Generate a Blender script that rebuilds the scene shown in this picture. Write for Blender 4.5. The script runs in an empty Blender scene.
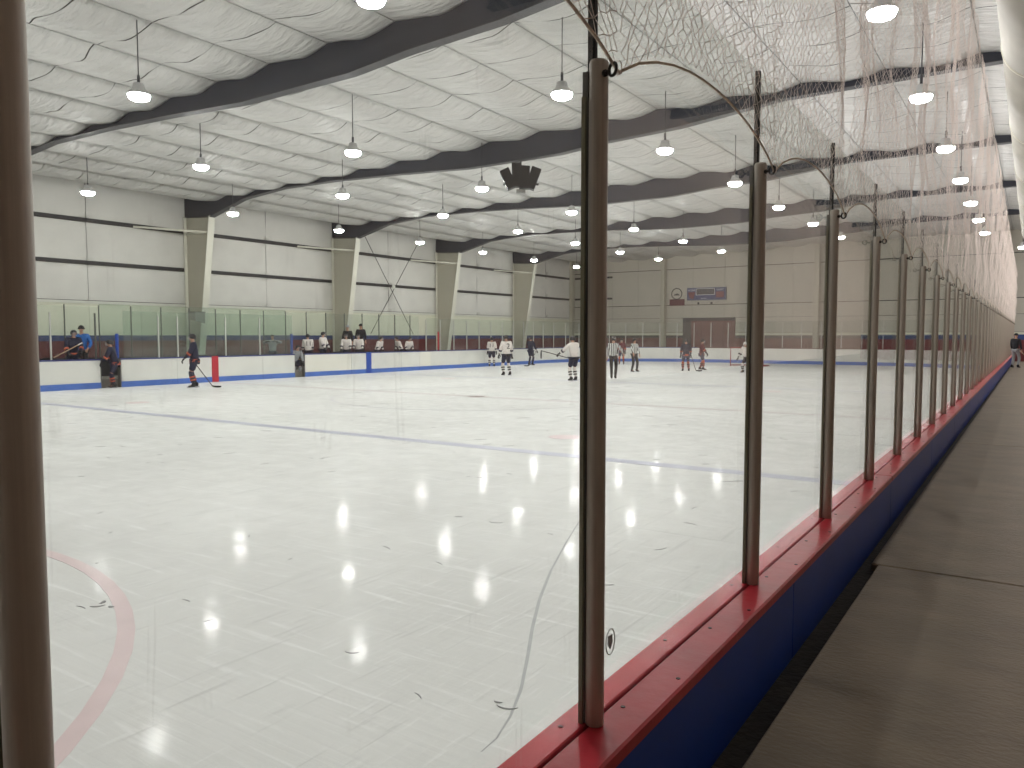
import bpy, bmesh, math, random
from mathutils import Vector, Matrix, Quaternion
random.seed(7)
S = bpy.context.scene
COL = S.collection
PI = math.pi

# ------------------------------------------------------------------ camera, world, exposure
cd = bpy.data.cameras.new('camera')
cam = bpy.data.objects.new('camera', cd); COL.objects.link(cam)
cd.sensor_fit = 'HORIZONTAL'; cd.sensor_width = 36.0
cd.lens = 774.33 / 1024 * 36.0
cd.clip_start = 0.05; cd.clip_end = 300
EYE = Vector((0, 0, 1.8))
yaw, pitch = math.radians(33.876), math.radians(3.592)
cam.location = EYE
cam.rotation_euler = (PI/2 - pitch, 0, yaw)
S.camera = cam
w = bpy.data.worlds.new('world'); S.world = w; w.use_nodes = True
w.node_tree.nodes['Background'].inputs[0].default_value = (0.5, 0.52, 0.55, 1)
w.node_tree.nodes['Background'].inputs[1].default_value = 0.05
S.view_settings.view_transform = 'Standard'; S.view_settings.look = 'None'
S.view_settings.gamma = 1; S.view_settings.use_curve_mapping = False
S.view_settings.exposure = 0.0
LAMP_POWER = 210.0
try:
    S.cycles.transparent_max_bounces = 40
    S.cycles.max_bounces = 10; S.cycles.diffuse_bounces = 6
except Exception: pass

# ------------------------------------------------------------------ materials
def srgb(r, g, b):
    f = lambda c: (c/255/12.92) if c/255 <= .04045 else ((c/255+.055)/1.055)**2.4
    return (f(r), f(g), f(b), 1)
def mat(name, col, rough=.6, metal=0, var=0.0, vscale=6, bump=0, bscale=40, stretch=(1,1,1), spec=.5, coat=0):
    m = bpy.data.materials.new(name); m.use_nodes = True
    nt = m.node_tree; b = nt.nodes['Principled BSDF']
    b.inputs['Base Color'].default_value = col
    b.inputs['Roughness'].default_value = rough; b.inputs['Metallic'].default_value = metal
    b.inputs['Specular IOR Level'].default_value = spec
    b.inputs['Coat Weight'].default_value = coat
    if var or bump:
        tc = nt.nodes.new('ShaderNodeTexCoord'); mp = nt.nodes.new('ShaderNodeMapping')
        mp.inputs['Scale'].default_value = stretch
        nt.links.new(tc.outputs['Object'], mp.inputs['Vector'])
    if var:
        n = nt.nodes.new('ShaderNodeTexNoise'); n.inputs['Scale'].default_value = vscale
        n.inputs['Detail'].default_value = 5; nt.links.new(mp.outputs[0], n.inputs['Vector'])
        r = nt.nodes.new('ShaderNodeValToRGB')
        r.color_ramp.elements[0].position = .3; r.color_ramp.elements[1].position = .7
        r.color_ramp.elements[0].color = [c*(1-var) for c in col[:3]]+[1]
        r.color_ramp.elements[1].color = [min(1, c*(1+var)) for c in col[:3]]+[1]
        nt.links.new(n.outputs['Fac'], r.inputs[0]); nt.links.new(r.outputs[0], b.inputs['Base Color'])
    if bump:
        n2 = nt.nodes.new('ShaderNodeTexNoise'); n2.inputs['Scale'].default_value = bscale
        n2.inputs['Detail'].default_value = 6; nt.links.new(mp.outputs[0], n2.inputs['Vector'])
        bp = nt.nodes.new('ShaderNodeBump'); bp.inputs['Strength'].default_value = bump; bp.inputs['Distance'].default_value = .05 if bump < .9 else .11
        nt.links.new(n2.outputs['Fac'], bp.inputs['Height']); nt.links.new(bp.outputs[0], b.inputs['Normal'])
    return m

def glass_mat(name, tint, dirt=.015, scratch=.06, scale=3.0):
    # thin toughened sheet: see-through tint, Schlick mirror reflection, a little dirt and scratches
    m = bpy.data.materials.new(name); m.use_nodes = True; nt = m.node_tree; N = nt.nodes; L = nt.links
    N.remove(N['Principled BSDF']); out = N['Material Output']
    g = N.new('ShaderNodeNewGeometry'); d = N.new('ShaderNodeVectorMath'); d.operation = 'DOT_PRODUCT'
    L.new(g.outputs['Incoming'], d.inputs[0]); L.new(g.outputs['Normal'], d.inputs[1])
    def M(op, a, b=None):
        n = N.new('ShaderNodeMath'); n.operation = op; n.use_clamp = op in ('SUBTRACT', 'MULTIPLY_ADD')
        for i, v in enumerate((a, b)):
            if v is None: continue
            if isinstance(v, (int, float)): n.inputs[i].default_value = v
            else: L.new(v, n.inputs[i])
        return n.outputs[0]
    c = M('ABSOLUTE', d.outputs['Value']); q = M('SUBTRACT', 1.0, c); p5 = M('POWER', q, 5.0)
    fr = M('ADD', M('MULTIPLY', p5, .60), .028)
    t = N.new('ShaderNodeBsdfTransparent'); t.inputs[0].default_value = tint
    gl = N.new('ShaderNodeBsdfGlossy'); gl.inputs['Roughness'].default_value = .0; gl.inputs[0].default_value = (1, 1, 1, 1)
    mx = N.new('ShaderNodeMixShader'); L.new(fr, mx.inputs[0]); L.new(t.outputs[0], mx.inputs[1]); L.new(gl.outputs[0], mx.inputs[2])
    df = N.new('ShaderNodeBsdfDiffuse'); df.inputs[0].default_value = (.75, .75, .73, 1)
    tc = N.new('ShaderNodeTexCoord')
    n1 = N.new('ShaderNodeTexNoise'); n1.inputs['Scale'].default_value = scale; n1.inputs['Detail'].default_value = 4
    L.new(tc.outputs['Object'], n1.inputs['Vector'])
    mp = N.new('ShaderNodeMapping'); mp.inputs['Scale'].default_value = (1, 9, .8); mp.inputs['Rotation'].default_value = (.9, 0, 0)
    L.new(tc.outputs['Object'], mp.inputs['Vector'])
    n2 = N.new('ShaderNodeTexNoise'); n2.inputs['Scale'].default_value = 5; n2.inputs['Detail'].default_value = 8
    n2.inputs['Distortion'].default_value = 1.2; L.new(mp.outputs[0], n2.inputs['Vector'])
    r2 = N.new('ShaderNodeValToRGB'); r2.color_ramp.elements[0].position = .66; r2.color_ramp.elements[1].position = .72
    L.new(n2.outputs['Fac'], r2.inputs[0])
    fac = M('ADD', M('MULTIPLY', n1.outputs['Fac'], dirt*2), M('MULTIPLY', r2.outputs[0], scratch))
    mx2 = N.new('ShaderNodeMixShader'); L.new(fac, mx2.inputs[0]); L.new(mx.outputs[0], mx2.inputs[1]); L.new(df.outputs[0], mx2.inputs[2])
    L.new(mx2.outputs[0], out.inputs['Surface'])
    return m
def emit_mat(name, col, strength):
    m = bpy.data.materials.new(name); m.use_nodes = True; nt = m.node_tree
    b = nt.nodes['Principled BSDF']; b.inputs['Base Color'].default_value = col
    b.inputs['Emission Color'].default_value = col; b.inputs['Emission Strength'].default_value = strength
    return m

def ice_mat():
    m = bpy.data.materials.new('ice'); m.use_nodes = True; nt = m.node_tree; N = nt.nodes; L = nt.links
    b = N['Principled BSDF']; tc = N.new('ShaderNodeTexCoord')
    n = N.new('ShaderNodeTexNoise'); n.inputs['Scale'].default_value = .35; n.inputs['Detail'].default_value = 6
    L.new(tc.outputs['Object'], n.inputs['Vector'])
    r = N.new('ShaderNodeValToRGB'); r.color_ramp.elements[0].position = .32; r.color_ramp.elements[1].position = .68
    r.color_ramp.elements[0].color = (.74, .74, .72, 1); r.color_ramp.elements[1].color = (.86, .86, .84, 1)
    L.new(n.outputs['Fac'], r.inputs[0])
    # skate scratches: two stretched noises at crossing angles
    prev = r.outputs[0]; hs = []
    for ang, sc, lo, hi, colr, f in ((.5, (1.2, 26, 1), .58, .66, (.95, .95, .94, 1), .6), (-.7, (30, 1.4, 1), .60, .68, (.56, .56, .55, 1), .4), (1.6, (64, 3.0, 1), .58, .67, (.95, .95, .94, 1), .5)):
        mp = N.new('ShaderNodeMapping'); mp.inputs['Rotation'].default_value = (0, 0, ang); mp.inputs['Scale'].default_value = sc
        L.new(tc.outputs['Object'], mp.inputs['Vector'])
        k = N.new('ShaderNodeTexNoise'); k.inputs['Scale'].default_value = .9; k.inputs['Detail'].default_value = 7; k.inputs['Distortion'].default_value = .6
        L.new(mp.outputs[0], k.inputs['Vector'])
        rr = N.new('ShaderNodeValToRGB'); rr.color_ramp.elements[0].position = lo; rr.color_ramp.elements[1].position = hi
        rr.color_ramp.elements[1].color = (f, f, f, 1)
        L.new(k.outputs['Fac'], rr.inputs[0])
        mx = N.new('ShaderNodeMix'); mx.data_type = 'RGBA'; L.new(rr.outputs[0], mx.inputs['Factor'])
        L.new(prev, mx.inputs['A']); mx.inputs['B'].default_value = colr; prev = mx.outputs['Result']; hs.append(k.outputs['Fac'])
    L.new(prev, b.inputs['Base Color'])
    b.inputs['Roughness'].default_value = .45; b.inputs['Specular IOR Level'].default_value = .2
    b.inputs['Coat Roughness'].default_value = .085
    cn = N.new('ShaderNodeTexNoise'); cn.inputs['Scale'].default_value = 3.2; cn.inputs['Detail'].default_value = 7; cn.inputs['Roughness'].default_value = .7; L.new(tc.outputs['Object'], cn.inputs['Vector'])
    cr = N.new('ShaderNodeMapRange'); cr.inputs['From Min'].default_value = .38; cr.inputs['From Max'].default_value = .72; cr.inputs['To Min'].default_value = 0; cr.inputs['To Max'].default_value = .34
    L.new(cn.outputs['Fac'], cr.inputs['Value']); L.new(cr.outputs[0], b.inputs['Coat Weight']); b.inputs['Coat IOR'].default_value = 1.31
    L_ = L
    bp = N.new('ShaderNodeBump'); bp.inputs['Strength'].default_value = .12; bp.inputs['Distance'].default_value = .02
    fn = N.new('ShaderNodeTexNoise'); fn.inputs['Scale'].default_value = 9; fn.inputs['Detail'].default_value = 8; L.new(tc.outputs['Object'], fn.inputs['Vector'])
    ad = N.new('ShaderNodeMath'); ad.operation = 'ADD'; L.new(hs[0], ad.inputs[0]); L.new(fn.outputs['Fac'], ad.inputs[1])
    L.new(ad.outputs[0], bp.inputs['Height']); L.new(bp.outputs[0], b.inputs['Normal']); 
    bc = N.new('ShaderNodeBump'); bc.inputs['Strength'].default_value = .03; bc.inputs['Distance'].default_value = .02; L.new(fn.outputs['Fac'], bc.inputs['Height']); L.new(bc.outputs[0], b.inputs['Coat Normal'])
    return m

M = {}
M['ice'] = ice_mat()
M['blue_line'] = mat('ice_blue_line', srgb(194, 195, 214), .3, var=.04, vscale=3)
M['red_line'] = mat('ice_red_line', srgb(206, 192, 192), .3, var=.05, vscale=3)
M['circle'] = mat('ice_circle_red', srgb(226, 202, 203), .3, var=.06, vscale=4)
M['thin_line'] = mat('ice_faint_line', srgb(196, 193, 198), .3)
M['scuff'] = mat('ice_scuff', srgb(138, 138, 138), .5, var=.2, vscale=30)
M['groove'] = mat('ice_groove', srgb(184, 185, 186), .4, var=.1, vscale=8)
M['concrete'] = mat('walkway_concrete', srgb(108, 94, 77), .65, var=.13, vscale=5.0, bump=.22, bscale=55, stretch=(.7, 1.3, 1), spec=.35)
M['gutter'] = mat('dark_gutter', srgb(46, 40, 34), .85, var=.35, vscale=9, bump=.3)  # mottled brown, much darker than the walkway slabs
M['slab'] = mat('plain_slab', srgb(120, 116, 110), .8)
M['red_cap'] = mat('red_plastic', srgb(176, 38, 52), .28, var=.14, vscale=5, bump=.03, bscale=25, spec=.5)
M['red_cap_in'] = mat('red_plastic_inner', srgb(190, 50, 62), .26, var=.16, vscale=7, bump=.03, bscale=25, spec=.5)
M['blue_panel'] = mat('blue_plastic', srgb(12, 58, 152), .42, var=.08, vscale=4)
M['dark'] = mat('black_rubber', srgb(24, 24, 26), .7)
M['screw'] = mat('dark_screw', srgb(60, 40, 42), .4, metal=.6)
M['post'] = mat('weathered_aluminium', srgb(174, 164, 153), .5, metal=.25, var=.1, vscale=6, stretch=(30, 30, .6), bump=.05, bscale=40)
M['gasket'] = mat('yellowed_gasket', srgb(112, 108, 84), .5, var=.12, vscale=9)
M['channel'] = mat('grey_channel', srgb(96, 98, 96), .5, metal=.4)
M['steel'] = mat('dark_steel', srgb(62, 58, 55), .4, metal=.7)
M['glass'] = glass_mat('near_glass', (.912, .928, .916, 1))
M['far_glass'] = glass_mat('far_glass', (.93, .955, .942, 1), dirt=.02, scratch=.02)
M['green_glass'] = glass_mat('green_glass', (.865, .915, .89, 1), dirt=.035, scratch=.02)
M['glass_edge'] = mat('glass_edge', srgb(205, 212, 205), .3)
M['net'] = mat('net_cord', srgb(226, 213, 205), .8)
M['rope'] = mat('rope', srgb(206, 190, 172), .85, var=.2, vscale=60)
M['board'] = mat('white_board', srgb(226, 226, 220), .38, var=.05, vscale=1.4)
M['board2'] = mat('white_board_clean', srgb(234, 232, 222), .35, var=.02, vscale=1.4)
M['kick'] = mat('blue_kick', srgb(76, 114, 192), .4, var=.12, vscale=3)
M['far_cap'] = mat('navy_cap', srgb(38, 52, 120), .4)
M['end_cap'] = mat('maroon_cap', srgb(92, 36, 46), .4)
M['stripe_red'] = mat('board_red_stripe', srgb(186, 40, 56), .4, var=.1, vscale=5)
M['stripe_blue'] = mat('board_blue_stripe', srgb(24, 74, 170), .4, var=.06, vscale=5)
M['far_post'] = mat('far_post', srgb(190, 190, 184), .4, metal=.3)
M['far_post_dark'] = mat('far_post_dark', srgb(92, 96, 92), .45, metal=.3)
def wallmat(name, col):
    m = mat(name, col, .75, var=.05, vscale=1.2, bump=.2, bscale=3)
    return m
M['wall'] = wallmat('white_insulation', srgb(224, 222, 216))
M['liner'] = mat('pale_liner', srgb(226, 226, 206), .6, var=.03, vscale=1)
M['girt'] = mat('dark_girt', srgb(52, 52, 54), .6, var=.3, vscale=3)  # on the wall girts the dark tone stands in for shadow gaps
M['trim'] = mat('pale_trim', srgb(222, 222, 212), .5)
M['wainscot_red'] = mat('maroon_paint', srgb(104, 36, 40), .6, var=.2, vscale=2.5)
M['wainscot_blue'] = mat('navy_paint', srgb(40, 64, 120), .6, var=.12, vscale=2.5)
M['column'] = mat('beige_column', srgb(186, 182, 166), .55, var=.03, vscale=2)
M['column_flange'] = mat('pale_flange', srgb(222, 220, 206), .5)
M['beam'] = mat('grey_beam', srgb(54, 56, 66), .55, var=.12, vscale=2)
M['beam_flange'] = mat('grey_flange', srgb(74, 74, 78), .6)
M['deck'] = mat('dark_deck', srgb(40, 40, 42), .8)
def quilt():
    m = mat('ceiling_quilt', srgb(208, 207, 204), .45, var=.07, vscale=1.5, bump=1.0, bscale=2.2, stretch=(.8, 2.6, 1), spec=.5)
    return m
M['quilt'] = quilt()
M['purlin'] = mat('purlin', srgb(150, 150, 148), .5, metal=.2)
M['endwall'] = mat('end_wall_panel', srgb(196, 192, 180), .65, var=.04, vscale=.8)
M['sidewall'] = mat('side_wall', srgb(228, 208, 194), .7, var=.05, vscale=.8)
M['door_red'] = mat('door_maroon', srgb(112, 50, 52), .55, var=.08, vscale=3)
M['door_dark'] = mat('door_dark', srgb(44, 50, 56), .5)
M['duct'] = mat('duct_fabric', srgb(166, 162, 152), .7, var=.05, vscale=2)
M['black'] = mat('black_plastic', srgb(30, 31, 36), .5, var=.1, vscale=6)
M['grey_metal'] = mat('grey_metal', srgb(128, 128, 124), .45, metal=.4)
M['lamp_body'] = mat('lamp_body', srgb(205, 205, 205), .4, metal=.2)
M['rod'] = mat('lamp_rod', srgb(84, 84, 88), .5, metal=.4)
M['lens'] = emit_mat('lamp_lens', (1.0, .99, .98, 1), LAMP_POWER)
M['skin'] = mat('skin', srgb(196, 150, 126), .6)
M['navy'] = mat('navy_cloth', srgb(30, 34, 58), .8, var=.12, vscale=8)
M['white_cloth'] = mat('white_cloth', srgb(222, 214, 208), .8, var=.06, vscale=8)
M['grey_cloth'] = mat('grey_cloth', srgb(150, 152, 156), .8, var=.08, vscale=8)
M['orange'] = mat('orange_cloth', srgb(186, 92, 66), .75)
M['maroon_cloth'] = mat('maroon_cloth', srgb(88, 30, 42), .8)
M['blue_jacket'] = mat('blue_jacket', srgb(30, 98, 172), .7, var=.08, vscale=8)
M['black_cloth'] = mat('black_cloth', srgb(28, 28, 34), .8)
M['slate_pants'] = mat('slate_pants', srgb(48, 56, 82), .75)
M['helmet_black'] = mat('helmet_black', srgb(26, 26, 32), .3)
M['helmet_white'] = mat('helmet_white', srgb(214, 212, 208), .3)
M['blade'] = mat('skate_blade', srgb(190, 190, 195), .25, metal=.9)
M['stick'] = mat('stick_shaft', srgb(52, 46, 44), .5)
M['stick_tan'] = mat('stick_tan', srgb(176, 150, 120), .5)
M['hair'] = mat('dark_hair', srgb(42, 32, 28), .8)
M['eye'] = mat('eye_dark', srgb(20, 18, 18), .3)
M['lips'] = mat('lips', srgb(150, 92, 84), .5)
M['cage'] = mat('cage_wire', srgb(180, 180, 184), .35, metal=.7)
M['goal_red'] = mat('goal_red', srgb(146, 34, 44), .4)
M['goal_net'] = mat('goal_net', srgb(225, 225, 222), .8)
M['score_blue'] = mat('scoreboard_blue', srgb(40, 62, 118), .5)
M['score_red'] = mat('scoreboard_red', srgb(112, 36, 52), .5)
M['score_dark'] = mat('scoreboard_screen', srgb(40, 46, 54), .3)
M['white_paint'] = mat('white_paint', srgb(226, 226, 226), .5)
M['sign_maroon'] = mat('sign_maroon', srgb(94, 28, 44), .5)
M['wood'] = mat('bench_wood', srgb(128, 100, 72), .6, var=.15, vscale=4, stretch=(1, 8, 1))
M['sticker'] = mat('glass_stamp', srgb(196, 198, 198), .5)
M['sticker_dark'] = mat('glass_stamp_dark', srgb(140, 142, 144), .5)
def stripes_mat():
    m = bpy.data.materials.new('referee_stripes'); m.use_nodes = True; nt = m.node_tree; b = nt.nodes['Principled BSDF']
    tc = nt.nodes.new('ShaderNodeTexCoord'); wv = nt.nodes.new('ShaderNodeTexWave'); wv.bands_direction = 'X'
    wv.inputs['Scale'].default_value = 4.2
    nt.links.new(tc.outputs['Object'], wv.inputs['Vector'])
    r = nt.nodes.new('ShaderNodeValToRGB'); r.color_ramp.interpolation = 'CONSTANT'; r.color_ramp.elements[1].position = .5
    r.color_ramp.elements[0].color = (.03, .03, .03, 1); r.color_ramp.elements[1].color = (.72, .72, .7, 1)
    nt.links.new(wv.outputs['Fac'], r.inputs[0]); nt.links.new(r.outputs[0], b.inputs['Base Color']); b.inputs['Roughness'].default_value = .8
    return m
M['stripes'] = stripes_mat()

# ------------------------------------------------------------------ mesh helpers
class MB:
    def __init__(s): s.v = []; s.f = []
    def add(s, vs, fs):
        o = len(s.v); s.v += [tuple(v) for v in vs]; s.f += [tuple(i+o for i in f) for f in fs]; return s
    def box(s, x0, x1, y0, y1, z0, z1, R=None, at=None):
        vs = [Vector((x, y, z)) for x in (x0, x1) for y in (y0, y1) for z in (z0, z1)]
        if R is not None: vs = [R @ v for v in vs]
        if at is not None: vs = [v + Vector(at) for v in vs]
        return s.add(vs, [(0,1,3,2),(4,6,7,5),(0,4,5,1),(2,3,7,6),(0,2,6,4),(1,5,7,3)])
    def bbox(s, x0, x1, y0, y1, z0, z1, b=.005):   # box with chamfered edges
        vs = []; fs = []
        bm = bmesh.new(); bmesh.ops.create_cube(bm, size=1)
        for v in bm.verts:
            v.co = Vector(((x0+x1)/2+v.co.x*(x1-x0), (y0+y1)/2+v.co.y*(y1-y0), (z0+z1)/2+v.co.z*(z1-z0)))
        bmesh.ops.bevel(bm, geom=bm.edges[:], offset=b, segments=1, affect='EDGES')
        bm.verts.index_update()
        vs = [v.co.copy() for v in bm.verts]; fs = [[v.index for v in f.verts] for f in bm.faces]; bm.free()
        return s.add(vs, fs)
    def tube(s, path, r, n=6, cap=True, closed=False):
        P = [Vector(p) for p in path]; m = len(P); rs = r if isinstance(r, (list, tuple)) else [r]*m
        rings = []; up = None
        for i, p in enumerate(P):
            if closed: t = P[(i+1) % m]-P[i-1]
            else: t = P[min(i+1, m-1)]-P[max(i-1, 0)]
            t.normalize()
            if up is None:
                up = Vector((0, 0, 1)) if abs(t.z) < .9 else Vector((1, 0, 0))
            a = up - t*up.dot(t)
            if a.length < 1e-5: a = t.orthogonal()
            a.normalize(); up = a; b = t.cross(a)
            rings.append([p + (a*math.cos(2*PI*k/n)+b*math.sin(2*PI*k/n))*rs[i] for k in range(n)])
        vs = [v for rg in rings for v in rg]; fs = []
        for i in range(m if closed else m-1):
            j = (i+1) % m
            for k in range(n): fs.append((i*n+k, i*n+(k+1) % n, j*n+(k+1) % n, j*n+k))
        if cap and not closed: fs += [tuple(reversed(range(n))), tuple((m-1)*n+k for k in range(n))]
        return s.add(vs, fs)
    def lathe(s, prof, n=16, at=(0, 0, 0), R=None):
        vs = []; m = len(prof)
        for r, z in prof:
            for k in range(n): vs.append(Vector((r*math.cos(2*PI*k/n), r*math.sin(2*PI*k/n), z)))
        if R is not None: vs = [R @ v for v in vs]
        vs = [v+Vector(at) for v in vs]; fs = []
        for i in range(m-1):
            for k in range(n): fs.append((i*n+k, i*n+(k+1) % n, (i+1)*n+(k+1) % n, (i+1)*n+k))
        fs += [tuple(reversed(range(n))), tuple((m-1)*n+k for k in range(n))]
        return s.add(vs, fs)
    def sweep(s, path, prof, closed=False):        # horizontal path [(x,y)], profile [(outward, z)]
        m = len(path); k = len(prof); vs = []; fs = []
        for i in range(m):
            a = Vector(path[max(i-1, 0)]); b = Vector(path[min(i+1, m-1)])
            if closed: a = Vector(path[i-1]); b = Vector(path[(i+1) % m])
            t = (b-a).normalized(); nrm = Vector((t.y, -t.x))
            for o, z in prof: vs.append((path[i][0]+nrm.x*o, path[i][1]+nrm.y*o, z))
        for i in range(m if closed else m-1):
            j = (i+1) % m
            for q in range(k): fs.append((i*k+q, i*k+(q+1) % k, j*k+(q+1) % k, j*k+q))
        if not closed: fs += [tuple(range(k)), tuple(reversed([(m-1)*k+q for q in range(k)]))]
        return s.add(vs, fs)
    def mesh(s, name, m=None, smooth=False, off=(0, 0, 0)):
        me = bpy.data.meshes.new(name)
        o = Vector(off)
        me.from_pydata([tuple(Vector(v)-o) for v in s.v], [], s.f)
        bm = bmesh.new(); bm.from_mesh(me); bmesh.ops.recalc_face_normals(bm, faces=bm.faces[:]); bm.to_mesh(me); bm.free()
        if m: me.materials.append(m if not isinstance(m, str) else M[m])
        if smooth:
            for p in me.polygons: p.use_smooth = True
        return me
    def build(s, name, m, parent=None, smooth=False, local=False):
        off = (0, 0, 0)
        if parent is not None and not local:
            off = parent.location.copy(); q = parent.parent
            while q is not None: off += q.location; q = q.parent
        o = bpy.data.objects.new(name, s.mesh(name, m, smooth, off)); COL.objects.link(o)
        if parent is not None: o.parent = parent
        return o
def link(name, me, parent=None, loc=(0, 0, 0), rot=(0, 0, 0), scale=(1, 1, 1)):
    o = bpy.data.objects.new(name, me); COL.objects.link(o)
    o.location = loc; o.rotation_euler = rot; o.scale = scale
    if parent is not None: o.parent = parent
    return o
def tag(o, label=None, cat=None, group=None, kind=None):
    if label: o['label'] = label
    if cat: o['category'] = cat
    if group: o['group'] = group
    if kind: o['kind'] = kind
    return o
def empty(name, loc=(0, 0, 0), rz=0, **k):
    o = bpy.data.objects.new(name, None); COL.objects.link(o); o.location = loc; o.rotation_euler = (0, 0, rz)
    o.empty_display_size = .2
    return tag(o, **k)
def B(*a): return MB().box(*a)
ORD = ['first', 'second', 'third', 'fourth', 'fifth', 'sixth', 'seventh', 'eighth', 'ninth', 'tenth']

# ------------------------------------------------------------------ rink plan
XF, XN, YE, YS, RC = -26.29, -.80, 50.5, -14.0, 7.5    # inner faces of the boards
CAPZ = .99
def perimeter(off=0.0, step=9):
    """path of the boards from the near side of the far wall (y=-6) round both far corners to y=43 on the walkway side; off = outward"""
    p = [(XF-off, y) for y in (YS+8, 0, 4)]
    p += [(XF-off, 4+1.0*i) for i in range(1, 40)]
    cx, cy = XF+RC, YE-RC; r = RC+off
    for i in range(0, step+1):
        a = PI - (PI/2)*i/step; p.append((cx+r*math.cos(a), cy+r*math.sin(a)))
    cx2 = XN-RC
    n = 10
    for i in range(1, n): p.append((cx+(cx2-cx)*i/n, YE+off))
    for i in range(0, step+1):
        a = PI/2 - (PI/2)*i/step; p.append((cx2+r*math.cos(a), cy+r*math.sin(a)))
    return p

# ice
ip = [(XF, YS+2)]
def rounded(x0, x1, y0, y1, r, n=10):
    pts = []
    for cx, cy, a0 in ((x1-r, y1-r, 0), (x0+r, y1-r, PI/2), (x0+r, y0+r, PI), (x1-r, y0+r, 1.5*PI)):
        for i in range(n+1):
            a = a0+PI/2*i/n; pts.append((cx+r*math.cos(a), cy+r*math.sin(a)))
    return pts
pts = rounded(XF, XN, YS, YE, RC)
mb = MB(); n = len(pts)
mb.add([(x, y, 0) for x, y in pts]+[(x, y, -.1) for x, y in pts],
       [tuple(range(n)), tuple(reversed(range(n, 2*n)))]+[(i, (i+1) % n, n+(i+1) % n, n+i) for i in range(n)])
ice = tag(mb.build('floor_ice', 'ice'), 'white scratched ice sheet of the hockey rink', kind='structure')
def strip(name, m, path, width, z=.002):
    q = MB(); vs = []; fs = []
    for i, (x, y) in enumerate(path):
        a = Vector(path[max(i-1, 0)]); b = Vector(path[min(i+1, len(path)-1)]); t = (b-a).normalized(); nn = Vector((-t.y, t.x))
        ww = width[i] if isinstance(width, list) else width
        vs += [(x+nn.x*ww/2, y+nn.y*ww/2, z), (x-nn.x*ww/2, y-nn.y*ww/2, z), (x-nn.x*ww/2, y-nn.y*ww/2, 0.0005), (x+nn.x*ww/2, y+nn.y*ww/2, 0.0005)]
    for i in range(len(path)-1):
        for k in range(4): fs.append((i*4+k, i*4+(k+1) % 4, i*4+4+(k+1) % 4, i*4+4+k))
    q.add(vs, fs)
    return q.build(name, m, ice)
for y, m, wd in ((10.04, 'blue_line', .28), (26.88, 'blue_line', .28), (18.35, 'red_line', .22)):
    strip('painted_line', m, [(XF+.01, y), (XN-.01, y)], wd)
strip('painted_line', 'red_line', [(XF+2.2, 46.2), (XN-2.2, 46.2)], .05)
def circ(cx, cy, r, a0=0, a1=2*PI, n=72): return [(cx+r*math.cos(a0+(a1-a0)*i/n), cy+r*math.sin(a0+(a1-a0)*i/n)) for i in range(n+1)]
strip('faceoff_circle', 'circle', circ(-6.65, -1.1, 4.2), .10)
strip('faceoff_circle', 'circle', circ(-19.9, -1.1, 4.2), .06)
strip('faceoff_circle', 'thin_line', circ(-13.55, 18.35, 4.2), .06)
strip('faceoff_circle', 'thin_line', circ(-6.9, 39.6, 4.2), .05)
strip('faceoff_circle', 'thin_line', circ(-20.2, 39.6, 4.2), .05)
def spot(x, y, r=.3, m='circle'):
    q = MB(); q.lathe([(r, .0005), (r, .002)], 24, (x, y, 0)); q.build('faceoff_spot', m, ice)
for x, y in ((-6.83, 11.87), (-19.9, 11.6), (-6.9, 25.3), (-20.2, 25.3), (-13.55, 18.35), (-6.65, -1.1), (-6.9, 39.6), (-20.2, 39.6)): spot(x, y)
# goal crease
strip('goal_crease', 'thin_line', circ(-13.55, 46.2, 1.8, PI, 2*PI, 24), .06)
# the long curved groove near the glass
gp = [(-3.62, 6.6), (-3.3, 5.75), (-3.0, 5.0), (-2.73, 4.4), (-2.5, 3.95), (-2.28, 3.55), (-2.1, 3.21), (-1.99, 2.95), (-1.93, 2.75), (-1.92, 2.62)]
strip('ice_groove', 'groove', gp, [.010, .016, .02, .022, .022, .02, .017, .012, .008, .004])
# skid and scuff marks
rs = random.Random(3)
q = MB()
def scuff(x, y, ln, wd, a, curve=0):
    pth = []
    for i in range(6):
        t = i/5-.5; pth.append((x+math.cos(a+curve*t)*ln*t, y+math.sin(a+curve*t)*ln*t))
    for i in range(5):
        p0, p1 = Vector(pth[i]), Vector(pth[i+1]); t = (p1-p0).normalized(); nn = Vector((-t.y, t.x))
        w0 = wd*math.sin(PI*(i+.15)/5.3); w1 = wd*math.sin(PI*(i+1.15)/5.3)
        q.add([(*(p0+nn*w0/2), .003), (*(p0-nn*w0/2), .003), (*(p1-nn*w1/2), .003), (*(p1+nn*w1/2), .003),
               (*(p0+nn*w0/2), .0008), (*(p0-nn*w0/2), .0008), (*(p1-nn*w1/2), .0008), (*(p1+nn*w1/2), .0008)],
              [(0,1,2,3), (0,4,5,1), (1,5,6,2), (2,6,7,3), (3,7,4,0)])
for i in range(300):
    d = 3+37*rs.random()**1.6; y = d*rs.uniform(.35, 1); x = -rs.uniform(1.6, 25)
    if (-x) > d*1.6 + 3: continue
    scuff(x, y, rs.uniform(.03, .14)*(.5+d/12), rs.uniform(.003, .007)*(1+d/14), rs.uniform(0, PI), rs.uniform(-.7, .7))
for x, y, ln, wd, a in ((-2.05, 3.0, .12, .012, .3), (-2.12, 3.03, .05, .014, .2), (-5.1, 2.65, .10, .02, .9), (-5.15, 2.72, .07, .03, 2.2), (-5.02, 2.7, .05, .03, .2), (-3.15, 3.05, .09, .009, .4)):
    scuff(x, y, ln, wd, a, .8)
tag(q.build('skate_marks', 'scuff', ice), 'dark scuff marks scattered on the ice', kind='stuff')

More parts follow.
